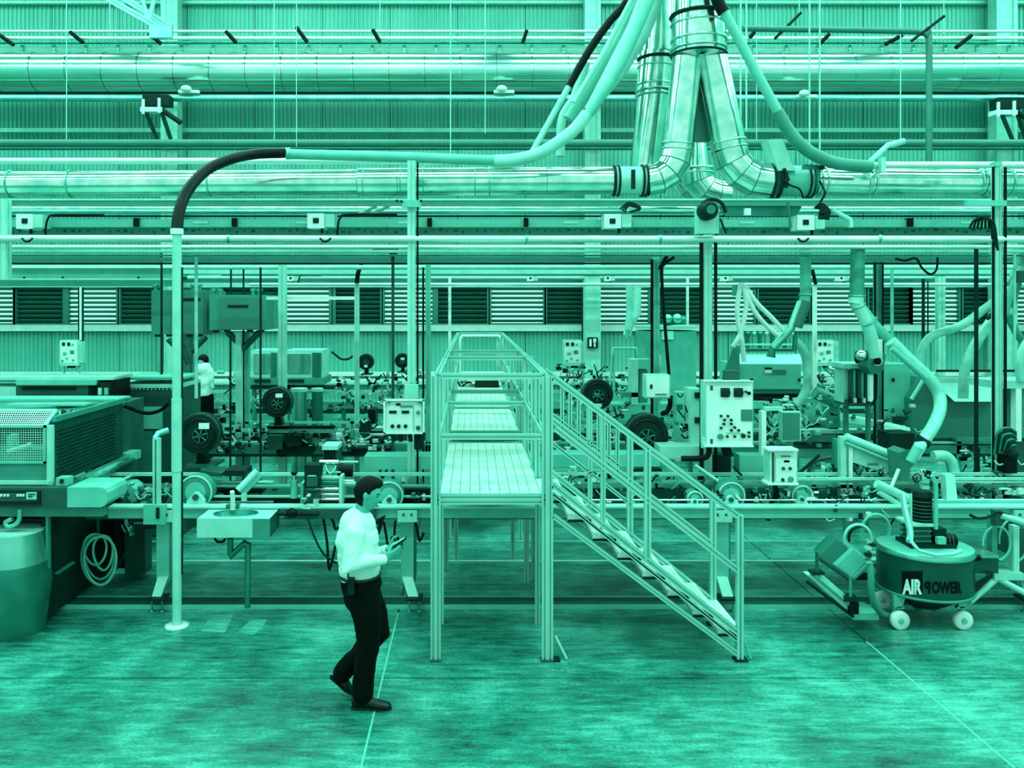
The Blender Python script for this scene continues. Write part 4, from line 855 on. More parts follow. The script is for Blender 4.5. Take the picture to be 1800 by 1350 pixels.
def blower(lab, x, y, r, D, sticker, neck=True, floor=False):
    q = Thing('blower', lab, 'blower', W(x, y+r*1.5, D)); R = mm(r, D)
    q.part('housing', MB().lathe([(R*.80, -.02), (R*.97, -.03), (R, 0), (R, .12), (R*.7, .2), (R*.4, .24)], W(x, y, D+.05), 'y', 36, cap=True), 'charcoal')
    q.part('rim', MB().ring(W(x, y, D+.03), R*.97, R*.035, 'y', 36), 'dark_grey'); q.part('inner_ring', MB().ring(W(x, y, D+.02), R*.72, R*.05, 'y', 32), 'black_gloss')
    q.part('face', MB().disc(x, y, D+.025, r*.68, .02, 32), 'charcoal'); hb = q.part('hub', MB().lathe([(R*.13, 0), (R*.13, -.05)], W(x+r*.02, y+r*.1, D+.03), 'y', 14), 'dark_grey')
    for k in range(6):
        a = k*math.pi/3+.3; c = W(x+r*.02, y+r*.1, D)
        q.part('spoke', MB().tube([c+Vector((math.cos(a)*R*.12, 0, math.sin(a)*R*.12)), c+Vector((math.cos(a)*R*.36, 0, math.sin(a)*R*.36))], R*.03, n=6), 'mid_grey', hb)
    q.part('hub_ring', MB().ring(W(x+r*.02, y+r*.1, D), R*.37, R*.025, 'y', 24), 'dark_grey', hb)
    if sticker: q.part('sticker', MB().b(x+sticker[0]*r, y+sticker[1]*r, x+sticker[2]*r, y+sticker[3]*r, D-.015, .02), 'white_paint')
    q.part('motor', MB().tube([W(x, y, D+.2), W(x, y, D+.6)], R*.38, n=16), 'dark_grey')
    if neck: q.part('stand', MB().poly([(x-r*.12, y+r*.9), (x+r*.2, y+r*.9), (x+r*.35, y+r*1.6), (x-r*.2, y+r*1.6)], D+.08, .15), 'black_rubber'); q.part('stand_base', MB().b(x-r*.7, y+r*1.55, x+r*.7, y+r*1.68, D, .4), 'dark_grey')
blower('big dark round blower with a white sticker beside the white pole', 351, 762, 36, 9.2, (-.05, -.5, .45, -.22))
blower('dark round blower with a white sticker between the two left posts', 487, 707, 27, 11.6, (-.1, -.55, .35, -.3))
blower('largest dark round blower behind the stair handrail', 1137, 765, 38, 9.6, None)
blower('dark round blower above the handrail, white sticker at its bottom', 1051, 693, 27, 11.6, (-.3, .62, .25, .85))
blower('small distant dark blower left of the two by the wall', 643, 636, 14, 16, (-.2, .4, .2, .7)); blower('small distant dark blower right of the two by the wall', 707, 634, 13, 16, (-.2, -.4, .3, -.1))
# ---------------- front-line machinery as parts / things
def vcyl(t, x, y0, y1, w, D, m_='steel'):
    t.part('cylinder', MB().tp([(x, y1, D), (x, y0+14, D)], w/2, n=14), m_); t.part('spindle', MB().tp([(x, y0+14, D), (x, y0+3, D)], w*.18, n=8), 'chrome'); t.part('knob', MB().lathe([(mm(w*.5, D), 0), (mm(w*.3, D), -.03)], W(x, y0, D), 'z', 12), 'black_rubber')
def handwheel(t, x, y, r, D):
    R = mm(r, D); t.part('handwheel', MB().ring(W(x, y, D), R, R*.13, 'y', 20), 'black_rubber')
    for k in range(3):
        a = k*2*math.pi/3; c = W(x, y, D); t.part('handwheel_spoke', MB().tube([c, c+Vector((math.cos(a)*R, 0, math.sin(a)*R))], R*.1, n=6), 'black_rubber')
q = Thing('roller_press', 'roller press with dark gearboxes and bright rollers left of the man', 'machine', W(560, 895, 8.7))
vcyl(q, 517, 830, 875, 13, 8.5); q.part('gearbox', MB().b(535, 818, 561, 858, 8.5, .2), 'charcoal'); q.part('gearbox_cover', MB().b(539, 838, 558, 855, 8.47, .04), 'dark_grey'); q.part('nameplate', MB().b(541, 836, 555, 837.5, 8.46, .02), 'pale_paint')
q.part('motor', MB().b(568, 790, 592, 817, 8.9, .25), 'dark_grey'); 
for i in range(4): q.part('cooling_fin', MB().b(570+i*5.5, 792, 572+i*5.5, 815, 8.87, .04), 'black_rubber')
q.part('motor_cover', MB().b(566, 784, 594, 791, 8.85, .3), 'pale_paint')
for (y, r, m_) in ((812, 4, 'chrome'), (840, 4, 'pale_paint'), (848, 5, 'dark_steel'), (859, 4, 'chrome'), (869, 3, 'chrome'), (878, 4, 'chrome')): q.part('roller', MB().tp([(562, y, 8.65), (596, y, 8.65)], r, n=14), m_)
q.part('drum', MB().tp([(594, 827, 8.8), (620, 827, 8.8)], 11, n=18), 'black_rubber'); q.part('frame_plate', MB().b(596, 838, 601, 888, 8.55, .3), 'pale_paint'); q.part('frame_plate', MB().b(528, 850, 533, 892, 8.55, .3), 'light_grey')
q.part('gear_housing', MB().b(535, 866, 560, 888, 8.55, .15), 'dark_grey'); q.part('roller', MB().tp([(602, 850, 8.7), (625, 850, 8.7)], 4, n=12), 'pale_paint'); q.part('roller', MB().tp([(602, 845, 8.7), (622, 845, 8.7)], 2, n=12), 'chrome')
handwheel(q, 513, 902, 8, 8.3); q.part('shaft', MB().t([(485, 903, 8.32), (560, 903, 8.32)], .02, n=8), 'charcoal'); q.part('skirt', MB().b(500, 895, 660, 912, 8.33, .06), 'dark_grey')
clutter(q, 530, 866, 562, 900, 8.35, 8.5, 10, .6); clutter(q, 566, 814, 600, 842, 8.55, 8.8, 8, .6)
# drain basin
D = 8.0
q = Thing('basin', 'pale steel basin with an oval bowl, white tap and drain pipe', 'basin', W(415, 948, D))
zt_ = W(0, 912, D).z; zb_ = W(0, 945, D).z; xa = W(346, 0, D).x; xb = W(474, 0, D).x
xm = W(444, 0, D).x
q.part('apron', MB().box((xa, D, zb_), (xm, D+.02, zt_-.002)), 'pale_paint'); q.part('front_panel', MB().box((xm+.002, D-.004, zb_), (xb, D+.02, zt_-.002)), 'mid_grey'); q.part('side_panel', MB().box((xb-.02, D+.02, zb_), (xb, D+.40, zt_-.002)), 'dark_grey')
ct = Vector(((xa+xb)/2-.03, D+.2, zt_)); mb = MB(); n = 32; out = []; inn = []; low = []
for j in range(n):
    a = 2*math.pi*j/n; dx = math.cos(a); dy = math.sin(a); s_ = 1/max(abs(dx), abs(dy))
    out.append(mb.bm.verts.new(ct+Vector(((dx*s_*.34)+.03, dy*s_*.20, 0)))); inn.append(mb.bm.verts.new(ct+Vector((dx*.212, dy*.155, 0)))); low.append(mb.bm.verts.new(ct+Vector((dx*.14, dy*.1, -.11))))
for j in range(n):
    k = (j+1) % n; mb.bm.faces.new((out[j], out[k], inn[k], inn[j]))
for v in low: mb.bm.verts.remove(v)
q.part('top', mb, 'pale_paint')
q.part('bowl', MB().tube([ct+Vector((0, 0, .002)), ct+Vector((0, 0, -.11))], 0, n=32, cap=False, radii=[.155, .09], rb=[.215, .13], up=(0, 1, 0)).lathe([(.13, 0), (.12, .004)], ct+Vector((0, 0, -.11)), 'z', 24), 'dark_steel')
q.part('bowl_rim', MB().tube([ct+Vector((math.cos(a)*.212, math.sin(a)*.155, .003)) for a in [i*2*math.pi/32 for i in range(33)]], .006, n=6), 'steel')
q.part('rear_ledge', MB().b(338, 894, 490, 900, D+.42, .05), 'pale_paint'); q.part('tap', MB().tube([W(409, 896, D+.3), W(409, 872, D+.3), W(408, 864, D+.28)], .022, n=10), 'white_paint'); q.part('tap_base', MB().b(397, 888, 404, 896, D+.35, .05).b(414, 886, 420, 896, D+.35, .05), 'dark_steel')
q.part('drain_pipe', MB().tube([W(405, 946, D+.2), W(405, 972, D+.2), W(407, 976, D+.2), W(430, 955, D+.2), W(436, 958, D+.2), W(435, 1068, D+.2)], .028, n=12), 'dark_steel'); q.part('hook', MB().tube(sp([(377, 946, D+.05), (382, 952, D+.05), (392, 952, D+.05), (396, 947, D+.05)], 4), .012, n=6), 'black_rubber')

# angled slide chutes left of basin
q = Thing('inclined_linkage', 'pale inclined link arm rising from the basin towards the left post', 'arm', W(440, 870, 8.6))
q.part('arm', MB().t([(418, 862, 8.6), (452, 828, 8.7)], .035, n=6), 'pale_paint'); q.part('arm', MB().t([(426, 868, 8.65), (458, 836, 8.75)], .03, n=6), 'light_grey'); q.part('pad', MB().b(395, 827, 430, 837, 8.9, .3), 'charcoal'); q.part('pad', MB().poly([(352, 827), (390, 832), (388, 838), (350, 836)], 8.9, .3), 'dark_grey')
q.part('upright', MB().b(424, 868, 432, 893, 8.6, .05), 'pale_paint'); q.part('motor_row', MB().b(378, 852, 460, 868, 9.1, .2), 'charcoal')
clutter(q, 375, 858, 420, 888, 8.8, 9.1, 9, .7)
q = Thing('light_tube_stand', 'slim white ribbed tube standing left of the white pole', 'stand', W(274, 893, 8.4))
q.part('tube', MB().b(268, 771, 279, 893, 8.35, .07), 'pale_paint'); q.part('groove', MB().b(272.4, 773, 273.6, 892, 8.34, .012), 'dark_grey'); q.part('elbow', MB().t([(272, 772, 8.4), (278, 762, 8.45), (296, 756, 8.5)], .03, n=10), 'steel'); q.part('mount', MB().b(252, 888, 290, 922, 8.3, .06), 'light_grey'); q.part('stem', MB().b(274, 893, 279, 912, 8.28, .02), 'charcoal')
clutter(L1, 225, 850, 300, 890, 8.6, 9.1, 22, .9); clutter(L1, 565, 870, 760, 892, 8.7, 9.1, 10, .7)
clutter(L1, 975, 820, 1240, 890, 8.8, 9.4, 55, .9, ['mid_grey', 'dark_grey', 'charcoal', 'steel', 'dark_steel', 'black_rubber', 'light_grey', 'pale_paint'])
clutter(L1, 1240, 850, 1600, 892, 8.55, 9.2, 55, .8); clutter(L1, 1640, 850, 1800, 890, 8.6, 9.2, 20, .8)
clutter(L1, 1450, 890, 1600, 925, 8.3, 8.5, 14, .8); clutter(L1, 640, 840, 760, 865, 8.9, 9.2, 8, .7)
L1.part('cover', boxw(640, 765, 1.22, 1.36, 9.2, .3), 'light_grey'); L1.part('cover', boxw(960, 1160, 1.25, 1.38, 9.2, .3), 'light_grey'); L1.part('cover', MB().b(1160, 785, 1240, 806, 9.3, .3), 'pale_paint')
L1.part('dark_unit', MB().b(1255, 800, 1285, 838, 9.3, .2), 'charcoal'); L1.part('cover', MB().b(1300, 800, 1342, 842, 9.3, .2), 'light_grey'); L1.part('strut', MB().t([(1222, 818, 8.9), (1262, 846, 8.9)], .02, n=6), 'pale_paint'); L1.part('strut', MB().t([(1289, 820, 9.0), (1304, 836, 9.0)], .012, n=6), 'charcoal')
# slanted pale guard frame right
q = Thing('machine_guard', 'pale frame with a big slanted panel left of the mixer', 'guard', W(1500, 893, 9.0)); D = 9.0
q.part('upright', MB().b(1478, 768, 1488, 893, D, .08), 'pale_paint'); q.part('upright', MB().b(1468, 772, 1475, 893, D+.3, .08), 'mid_grey'); q.part('panel', MB().poly([(1496, 785), (1566, 808), (1566, 833), (1496, 812)], D+.02, .04), 'pale_paint')
q.part('rail', MB().t([(1486, 768, D), (1566, 800, D)], .045, n=6), 'pale_paint'); q.part('rail', MB().t([(1486, 778, D-.02), (1568, 812, D-.02)], .02, n=6), 'light_grey'); q.part('upright', MB().b(1493, 780, 1499, 870, D, .05), 'white_paint'); q.part('end_bracket', MB().b(1564, 800, 1572, 835, D, .06), 'dark_grey')
clutter(q, 1500, 815, 1560, 840, 9.0, 9.2, 10, .8)
q = Thing('conveyor_arm', 'bright steel arm slanting down to the mixer lid', 'arm', W(1590, 890, 8.6)); D = 8.5
q.part('arm', MB().t([(1540, 850, D), (1600, 878, D)], .045, n=8), 'pale_paint'); q.part('arm', MB().t([(1545, 864, D), (1588, 892, D)], .03, n=8), 'pale_paint'); q.part('funnel', MB().poly([(1580, 796), (1592, 790), (1606, 796), (1612, 812), (1600, 824), (1600, 846), (1584, 846), (1582, 812)], D+.1, .25), 'deep_paint')
q.part('link', MB().t([(1580, 824, D), (1566, 858, D)], .018, n=8), 'white_paint'); q.part('feed_tube', MB().t([(1614, 786, D), (1600, 812, D)], .05, n=12), 'light_grey'); q.part('dark_housing', MB().b(1565, 762, 1608, 790, 9.4, .3), 'charcoal')
handwheel(q, 1612, 840, 7, 8.45); clutter(q, 1600, 826, 1650, 860, 8.5, 8.9, 14, .8)
one('leg_bracket', 'pale angled steel leg clamp right of the mixer motor', 'bracket', MB().quadbox([W(1662, 836, 8.6), W(1678, 835, 8.6), W(1684, 884, 8.5), W(1665, 884, 8.5)]+[p+Vector((0, .1, 0)) for p in (W(1662, 836, 8.6), W(1678, 835, 8.6), W(1684, 884, 8.5), W(1665, 884, 8.5))]), 'pale_paint')
one('hose', 'thick pale hose stub bending down above the right rails', 'hose', MB().tube(sp([(1640, 802, 9.2), (1660, 802, 9.2), (1672, 812, 9.2), (1678, 836, 9.2)], 5), .06, n=12), 'translucent_hose')
q = Thing('valve_manifold', 'dark valve manifold with tangled tubes near the right post', 'manifold', W(1780, 840, 9)); D = 9.0
q.part('body', MB().b(1768, 800, 1788, 832, D, .15), 'black_rubber'); q.part('spout', MB().ball(W(1780, 798, D), .06), 'charcoal')
for k in range(7): q.part('tube', MB().tube(sp([(1748+k*4, 800-2*k, D), (1754+k*4, 760+k*4, D-.05), (1772+k*2, 752+k*5, D-.05), (1786, 760+k*4, D)], 5), .013, n=6), 'charcoal' if k % 2 else 'dark_steel')
clutter(q, 1745, 800, 1800, 845, 9.0, 9.2, 8, .8)
L1.part('lower_beam', MB().b(1640, 880, 2050, 905, 8.5, .08), 'light_grey')
# ---------------- line 2 (12.1 .. 12.9 m)
t = Thing('process_line', 'middle process line with pale rails behind the blowers', 'machine', W(900, yfloor(12), 12.4)); L2 = t
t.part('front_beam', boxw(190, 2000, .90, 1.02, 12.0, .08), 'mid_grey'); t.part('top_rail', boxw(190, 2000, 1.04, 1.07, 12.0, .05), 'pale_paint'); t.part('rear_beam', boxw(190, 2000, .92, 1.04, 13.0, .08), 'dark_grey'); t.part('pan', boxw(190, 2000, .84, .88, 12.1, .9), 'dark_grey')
t.part('rail', boxw(360, 2000, 1.16, 1.20, 12.3, .05), 'pale_paint'); t.part('rail', boxw(360, 2000, 1.25, 1.28, 12.5, .05), 'light_grey')
for x in (340, 592, 900, 1110, 1500, 1760): t.part('leg', MB().b(x, zx(.9, 12.05), x+10, yfloor(12.05), 12.05, .1), 'mid_grey')
t.part('black_bar', MB().b(470, 749, 588, 754, 11.6, .1), 'black_rubber'); t.part('tray', MB().b(470, 755, 588, 761, 11.65, .3), 'steel'); t.part('dark_unit', MB().b(468, 766, 496, 790, 11.5, .4), 'dark_grey'); t.part('dark_unit', MB().b(504, 765, 528, 784, 11.5, .3), 'charcoal')
t.part('motor', MB().tp([(466, 784, 11.6), (500, 782, 11.6)], 7, n=14), 'black_rubber'); t.part('plate', MB().b(530, 763, 610, 782, 11.9, .05), 'pale_paint'); t.part('slot', MB().b(576, 774, 596, 776, 11.88, .03), 'dark_grey'); t.part('dark_post', MB().b(563, 762, 568, 782, 11.7, .1), 'charcoal')
vcyl(t, 619, 741, 772, 9, 11.6); t.part('dark_unit', MB().b(631, 741, 650, 760, 11.6, .3), 'charcoal'); t.part('dark_unit', MB().b(647, 720, 660, 745, 11.8, .3), 'black_rubber')
for (y, r, m_) in ((752, 3, 'pale_paint'), (759, 2, 'charcoal'), (764, 3, 'white_paint'), (776, 5, 'black_rubber'), (786, 3, 'steel')): t.part('roller', MB().tp([(650, y, 11.8), (676, y, 11.8)], r, n=12), m_)
t.part('dark_bed', MB().b(600, 788, 690, 800, 11.6, .3), 'charcoal'); t.part('dark_bed', MB().b(486, 786, 545, 800, 11.6, .4), 'charcoal'); t.part('white_rail', MB().tp([(594, 812, 11.0), (630, 812, 11.0)], 2, n=10), 'white_paint')
t.part('cable', MB().tube(sp([(664, 792, 11.4), (667, 820, 11.4), (672, 840, 11.4), (680, 826, 11.4), (692, 800, 11.4), (690, 776, 11.4)], 5), .016, n=6), 'charcoal')
clutter(t, 600, 764, 690, 795, 11.3, 11.6, 30, .65); clutter(t, 380, 760, 480, 800, 11.5, 12.0, 22, .8); clutter(t, 520, 760, 600, 786, 11.6, 12, 14, .6)
clutter(t, 370, 730, 410, 790, 11.5, 12.0, 12, .8, ['charcoal', 'dark_grey', 'steel', 'black_rubber'])
clutter(t, 975, 700, 1240, 812, 11.2, 12.2, 85, .85); clutter(t, 1325, 700, 1480, 780, 11.5, 12.4, 60, .8); clutter(t, 1325, 800, 1480, 850, 11.5, 12.0, 14, .9); clutter(t, 1540, 730, 1620, 800, 11.5, 12.2, 32, .8); clutter(t, 1680, 780, 1800, 850, 11, 12, 30, .9)
t.part('cover', boxw(1000, 1240, 1.4, 1.55, 12.4, .4), 'light_grey'); t.part('big_plate', MB().b(1400, 700, 1478, 760, 12.3, .1), 'light_grey'); t.part('chute', MB().b(1456, 716, 1476, 752, 11.9, .2), 'mid_grey'); t.part('chute', MB().t([(1432, 690, 11.9), (1475, 708, 11.9)], .09, n=8), 'mid_grey')
t.part('label_plate', MB().b(1417, 740, 1424, 748, 12.25, .03), 'white_paint'); t.part('label_plate', MB().b(1424, 744, 1442, 749, 12.25, .03), 'charcoal'); t.part('shelf', MB().b(1380, 756, 1580, 762, 11.8, .2), 'pale_paint'); t.part('shelf', MB().b(1395, 779, 1470, 782, 11.8, .1), 'charcoal'); t.part('panel', MB().b(1400, 764, 1470, 778, 11.9, .1), 'light_grey'); t.part('panel', MB().b(1400, 789, 1468, 806, 11.9, .1), 'light_grey')
t.part('roll_cover', MB().tube(sp([(1420, 850, 10.4), (1424, 820, 10.4), (1440, 808, 10.4), (1468, 804, 10.4)], 5), .025, n=8), 'dark_grey'); t.part('diagonal_rod', MB().t([(1402, 834, 10.2), (1440, 800, 10.2)], .02, n=6), 'charcoal')
t.part('slanted_guard', MB().quadbox([W(1494, 730, 11.5), W(1600, 752, 11.5), W(1600, 758, 11.4), W(1494, 744, 11.4)]+[p+Vector((0, .3, 0)) for p in (W(1494, 730, 11.5), W(1600, 752, 11.5), W(1600, 758, 11.4), W(1494, 744, 11.4))]), 'pale_paint')
# bright floor/covers seen between lines (pale low cabinets)
for (x0, x1, y0, y1, D, lab) in ((372, 494, 800, 845, 10.9, 0), (700, 760, 795, 822, 10.9, 0)): pass
# ---------------- line 3 (17 .. 18 m)
t = Thing('process_line', 'farthest process line in front of the wall', 'machine', W(900, yfloor(17), 17.4)); L3 = t
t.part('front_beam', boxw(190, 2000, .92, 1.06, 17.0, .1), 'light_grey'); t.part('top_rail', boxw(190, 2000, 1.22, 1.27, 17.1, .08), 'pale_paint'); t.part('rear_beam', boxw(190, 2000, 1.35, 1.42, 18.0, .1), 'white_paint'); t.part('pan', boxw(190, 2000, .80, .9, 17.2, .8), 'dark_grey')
for x in range(240, 1900, 120): t.part('leg', MB().b(x, zx(.92, 17.05), x+7, yfloor(17.05), 17.05, .1), 'mid_grey')
clutter(t, 560, 650, 740, 730, 16.5, 17.0, 70, .7); clutter(t, 440, 660, 560, 735, 16.6, 17.0, 30, .7); clutter(t, 975, 640, 1130, 710, 16.3, 17, 60, .65); clutter(t, 1180, 690, 1245, 720, 16.5, 17, 16, .6); clutter(t, 1430, 640, 1485, 710, 16, 17, 26, .7); clutter(t, 790, 650, 920, 700, 16.8, 17, 20, .8, ['pale_paint', 'light_grey', 'mid_grey', 'white_paint'])
clutter(t, 380, 650, 440, 730, 16.5, 17, 18, .8)
t.part('dark_cabinet', MB().b(835, 672, 877, 690, 16.6, .4), 'charcoal'); t.part('white_block', MB().b(812, 655, 884, 668, 16.7, .3), 'white_paint'); t.part('white_block', MB().b(788, 700, 912, 718, 16.5, .3), 'pale_paint')
# distant oven units with glass
for i, (x0, x1, lab) in enumerate(((441, 488, 'left distant silver oven block with rounded window'), (500, 566, 'right distant silver oven block with rounded window'))):
    q = Thing('oven_unit', lab, 'machine', W((x0+x1)/2, yfloor(17), 16.0)); D = 16.0
    q.part('housing', MB().b(x0, 616, x1, 664, D, .8), 'pale_paint'); q.part('window', MB().b(x0+5, 622, x0+(x1-x0)*.68, 656, D-.03, .04), 'brushed'); q.part('side_panel', MB().b(x1-(x1-x0)*.26, 620, x1-2, 664, D-.04, .05), 'dark_steel'); q.part('base', MB().b(x0-2, 664, x1+4, 676, D-.05, .8), 'mid_grey')
    q.part('vent', MB().b(x0+6, 667, x0+34, 672, D-.08, .04), 'charcoal'); q.part('skid', MB().b(x0-6, 680, x1+20, 684, D-.1, .3), 'charcoal')
    for x in (x0+2, x1-8): q.part('leg', MB().b(x, 684, x+6, yfloor(D+.1), D+.1, .1), 'mid_grey')
one('cable_loop', 'black cable sagging between the distant oven and the slim post', 'cable', MB().tube(sp([(583, 618, 15.9), (590, 624, 15.9), (600, 631, 15.9), (612, 631, 15.9), (620, 626, 15.9)], 5), .02, n=6), 'charcoal')
# mid-distance drums
for (x0, x1, y0, y1, D, m_, lab) in ((512, 540, 690, 752, 13.6, 'steel', 'bright steel drum behind the middle line, left'), (548, 568, 690, 752, 13.6, 'dark_steel', 'dark steel drum behind the middle line, right'),):
    q = Thing('drum', lab, 'drum', W((x0+x1)/2, yfloor(D+.2), D+.2)); r = mm((x1-x0)/2, D)
    zt2 = W(0, y0, D).z; c = W((x0+x1)/2, yfloor(D+.2), D+.2); q.part('shell', MB().lathe([(r, 0), (r, zt2)], (c.x, D+.2+r*0, 0), 'z', 24), m_); q.part('rim', MB().lathe([(r*1.05, zt2), (r*1.05, zt2+.05)], (c.x, D+.2, 0), 'z', 24), 'pale_paint')
# pale bench fronts behind line 2
q = Thing('guard_rail', 'thin pale tubular guard frame by the storage tank', 'guard', W(1090, 700, 14.2)); D = 14.2
q.part('tube', MB().t([(1070, 700, D), (1078, 612, D), (1118, 612, D), (1121, 665, D)], .02, n=8), 'light_grey'); q.part('tube', MB().t([(1079, 612, D), (1079, yfloor(D), D)], .02, n=8), 'light_grey')
q = Thing('press_frame', 'pale upright press frame left of the junction box', 'machine', W(1130, 712, 12.5)); D = 12.5
q.part('column', MB().b(1110, 632, 1122, 712, D, .3), 'pale_paint'); q.part('head', MB().b(1122, 632, 1144, 648, D, .3), 'light_grey'); q.part('panel', MB().b(1124, 650, 1138, 712, D+.1, .2), 'mid_grey'); q.part('indicator', MB().b(1150, 625, 1162, 644, 12.0, .1), 'white_paint'); q.part('indicator_screen', MB().b(1152, 629, 1160, 642, 11.98, .03), 'charcoal'); q.part('arm', MB().b(1095, 690, 1124, 698, D, .2), 'mid_grey')
q.part('leg', MB().b(1112, 712, 1120, yfloor(D), D, .1), 'mid_grey')
q = Thing('side_cabinet', 'tall narrow pale cabinet left of the big control panel', 'cabinet', W(1225, 893, 9.6)); D = 9.5
q.part('body', MB().b(1214, 684, 1234, 780, D, .3), 'pale_paint'); q.part('hinge', MB().b(1222, 690, 1232, 700, D-.03, .04), 'charcoal'); q.part('hinge', MB().b(1222, 734, 1232, 744, D-.03, .04), 'charcoal'); q.part('leg', MB().b(1214, 780, 1218, 893, D, .1), 'light_grey'); q.part('inner', MB().b(1190, 690, 1212, 780, D+.5, .2), 'light_grey')
clutter(q, 1186, 690, 1214, 780, 9.6, 9.9, 14, .7)
one('junction_box', 'small dark box on top of the big white panel', 'box', MB().b(1276, 652, 1300, 669.5, 8.95, .12), 'dark_grey')

mat('floor_pale', .36, .4, var=.35, scale=9, stretch=(.5, 2, 1))  # mottled pale tone for the thin patches lying on the slabs
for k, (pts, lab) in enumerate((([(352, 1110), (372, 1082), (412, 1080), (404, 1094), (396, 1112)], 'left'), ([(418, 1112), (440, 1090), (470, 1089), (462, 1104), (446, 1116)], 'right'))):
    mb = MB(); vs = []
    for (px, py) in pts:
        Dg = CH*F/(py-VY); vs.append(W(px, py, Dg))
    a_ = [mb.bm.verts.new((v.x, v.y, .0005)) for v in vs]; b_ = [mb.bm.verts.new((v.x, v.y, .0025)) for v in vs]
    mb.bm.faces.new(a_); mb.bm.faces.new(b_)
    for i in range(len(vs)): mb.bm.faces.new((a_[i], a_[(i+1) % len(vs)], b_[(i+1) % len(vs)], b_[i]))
    one('floor_patch', 'pale patch on the floor right of the white pole base, '+lab+' one', 'floor marking', mb, 'floor_pale')

DK = ['charcoal', 'black_rubber', 'dark_grey', 'steel', 'white_paint', 'pale_paint', 'dark_steel', 'black_rubber', 'chrome', 'mid_grey']
clutter(L1, 975, 828, 1240, 892, 8.55, 9.0, 40, .6, DK); clutter(L1, 1240, 856, 1600, 893, 8.5, 8.8, 60, .55, DK); clutter(L1, 330, 852, 500, 888, 8.7, 9.2, 22, .6, DK); clutter(L1, 200, 850, 270, 890, 8.6, 8.9, 14, .6, DK)
clutter(L1, 1440, 806, 1560, 850, 9.1, 9.4, 26, .7, DK); clutter(L1, 1640, 850, 1800, 888, 8.6, 8.9, 26, .6, DK); clutter(L1, 640, 862, 760, 892, 8.5, 8.8, 10, .6, DK)
clutter(L2, 975, 690, 1240, 800, 11.0, 11.6, 70, .6, DK); clutter(L2, 1325, 690, 1480, 790, 11.0, 11.8, 55, .6, DK); clutter(L2, 590, 735, 700, 792, 11.2, 11.6, 34, .5, DK); clutter(L2, 380, 740, 480, 800, 11.3, 11.8, 26, .6, DK)
clutter(L2, 1480, 710, 1620, 800, 11.2, 11.8, 40, .6, DK); clutter(L2, 1690, 770, 1800, 840, 10.8, 11.5, 26, .7, DK); clutter(L2, 500, 735, 590, 786, 11.5, 11.9, 16, .5, DK)
clutter(L3, 575, 655, 750, 725, 16.2, 16.9, 50, .5, DK); clutter(L3, 985, 645, 1125, 700, 16.1, 16.9, 40, .5, DK); clutter(L3, 440, 680, 560, 735, 15.4, 16.0, 22, .5, DK); clutter(L3, 1425, 645, 1490, 705, 15.5, 16.5, 22, .5, DK)
# ================================================================ LEFT MACHINE
D = 8.0
t = Thing('extruder_machine', 'big dark machine with mesh guards and a control strip at left', 'machine', W(60, yfloor(8), 8.3)); LM = t
def cage(x0, y0, x1, y1, D, step, r, name='mesh'):
    mb = MB()
    x = x0
    while x <= x1: mb.t([(x, y0, D), (x, y1, D)], r, n=4, cap=False); x += step
    y = y0
    while y <= y1: mb.t([(x0, y, D), (x1, y, D)], r, n=4, cap=False); y += step
    o = t.part(name, mb, 'pale_paint'); o['kind'] = 'stuff'
cage(-30, 752, 77, 812, 7.9, 4.2, .0030)
for q in ((-30, 748, 80, 752), (-30, 811, 80, 815), (76, 748, 80, 815)): t.part('guard_frame', MB().b(*q, 7.88, .03), 'light_grey')
# sloping perforated top
P = [W(-40, 750, 7.9), W(78, 750, 7.9), W(98, 722, 8.25), W(-40, 722, 8.25)]
mb = MB(); nx, ny = 34, 8
for i in range(nx+1):
    u = i/nx; a = P[0].lerp(P[1], u); b = P[3].lerp(P[2], u); mb.tube([a, b], .0035, n=4, cap=False)
for j in range(ny+1):
    v = j/ny; mb.tube([P[0].lerp(P[3], v), P[1].lerp(P[2], v)], .0035, n=4, cap=False)
o = t.part('mesh', mb, 'white_paint'); o['kind'] = 'stuff'
t.part('guard_frame', MB().tube([P[1], P[2]], .022, n=6), 'pale_paint'); t.part('guard_frame', MB().tube([P[3], P[2]], .018, n=6), 'pale_paint')
t.part('corner_post', MB().b(82, 748, 91, 853, 7.88, .05), 'pale_paint'); t.part('sill', MB().b(-40, 815, 82, 852, 7.9, .05), 'mid_grey'); t.part('sill_lip', MB().b(-40, 846, 86, 852, 7.86, .06), 'pale_paint')
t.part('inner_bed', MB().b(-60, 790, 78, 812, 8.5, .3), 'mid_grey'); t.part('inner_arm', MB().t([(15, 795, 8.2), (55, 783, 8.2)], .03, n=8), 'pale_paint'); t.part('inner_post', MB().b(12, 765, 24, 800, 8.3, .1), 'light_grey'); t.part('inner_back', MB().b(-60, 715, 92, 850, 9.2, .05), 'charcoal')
# perspective side panel with dark mesh: from (93,8.0) to (150,~9.3)
a0 = W(93, 0, 8.0).x
def sidepanel(xw, y0, y1, z0, z1, m_, th=.03, name='side_panel'):
    return t.part(name, MB().box((xw-th, y0, z0), (xw, y1, z1)), m_)
z1 = W(0, 742, 8.0).z; z0 = W(0, 853, 8.0).z
sidepanel(a0, 8.0, 9.6, z0, z1, 'drum_steel')
mb = MB(); 
for i in range(24):
    for j in range(13):
        yy = 8.08+i*.055+(.027 if j % 2 else 0); zz = z0+.05+j*.036
        mb.box((a0, yy, zz), (a0+.006, yy+.032, zz+.016))
o = t.part('side_mesh', mb, 'charcoal'); o['kind'] = 'stuff'
t.part('side_rail', MB().box((a0-.01, 8.0, z1), (a0+.03, 9.6, z1+.05)), 'mid_grey')
t.part('rear_box', MB().b(150, 716, 165, 860, 9.7, .3), 'dark_grey')
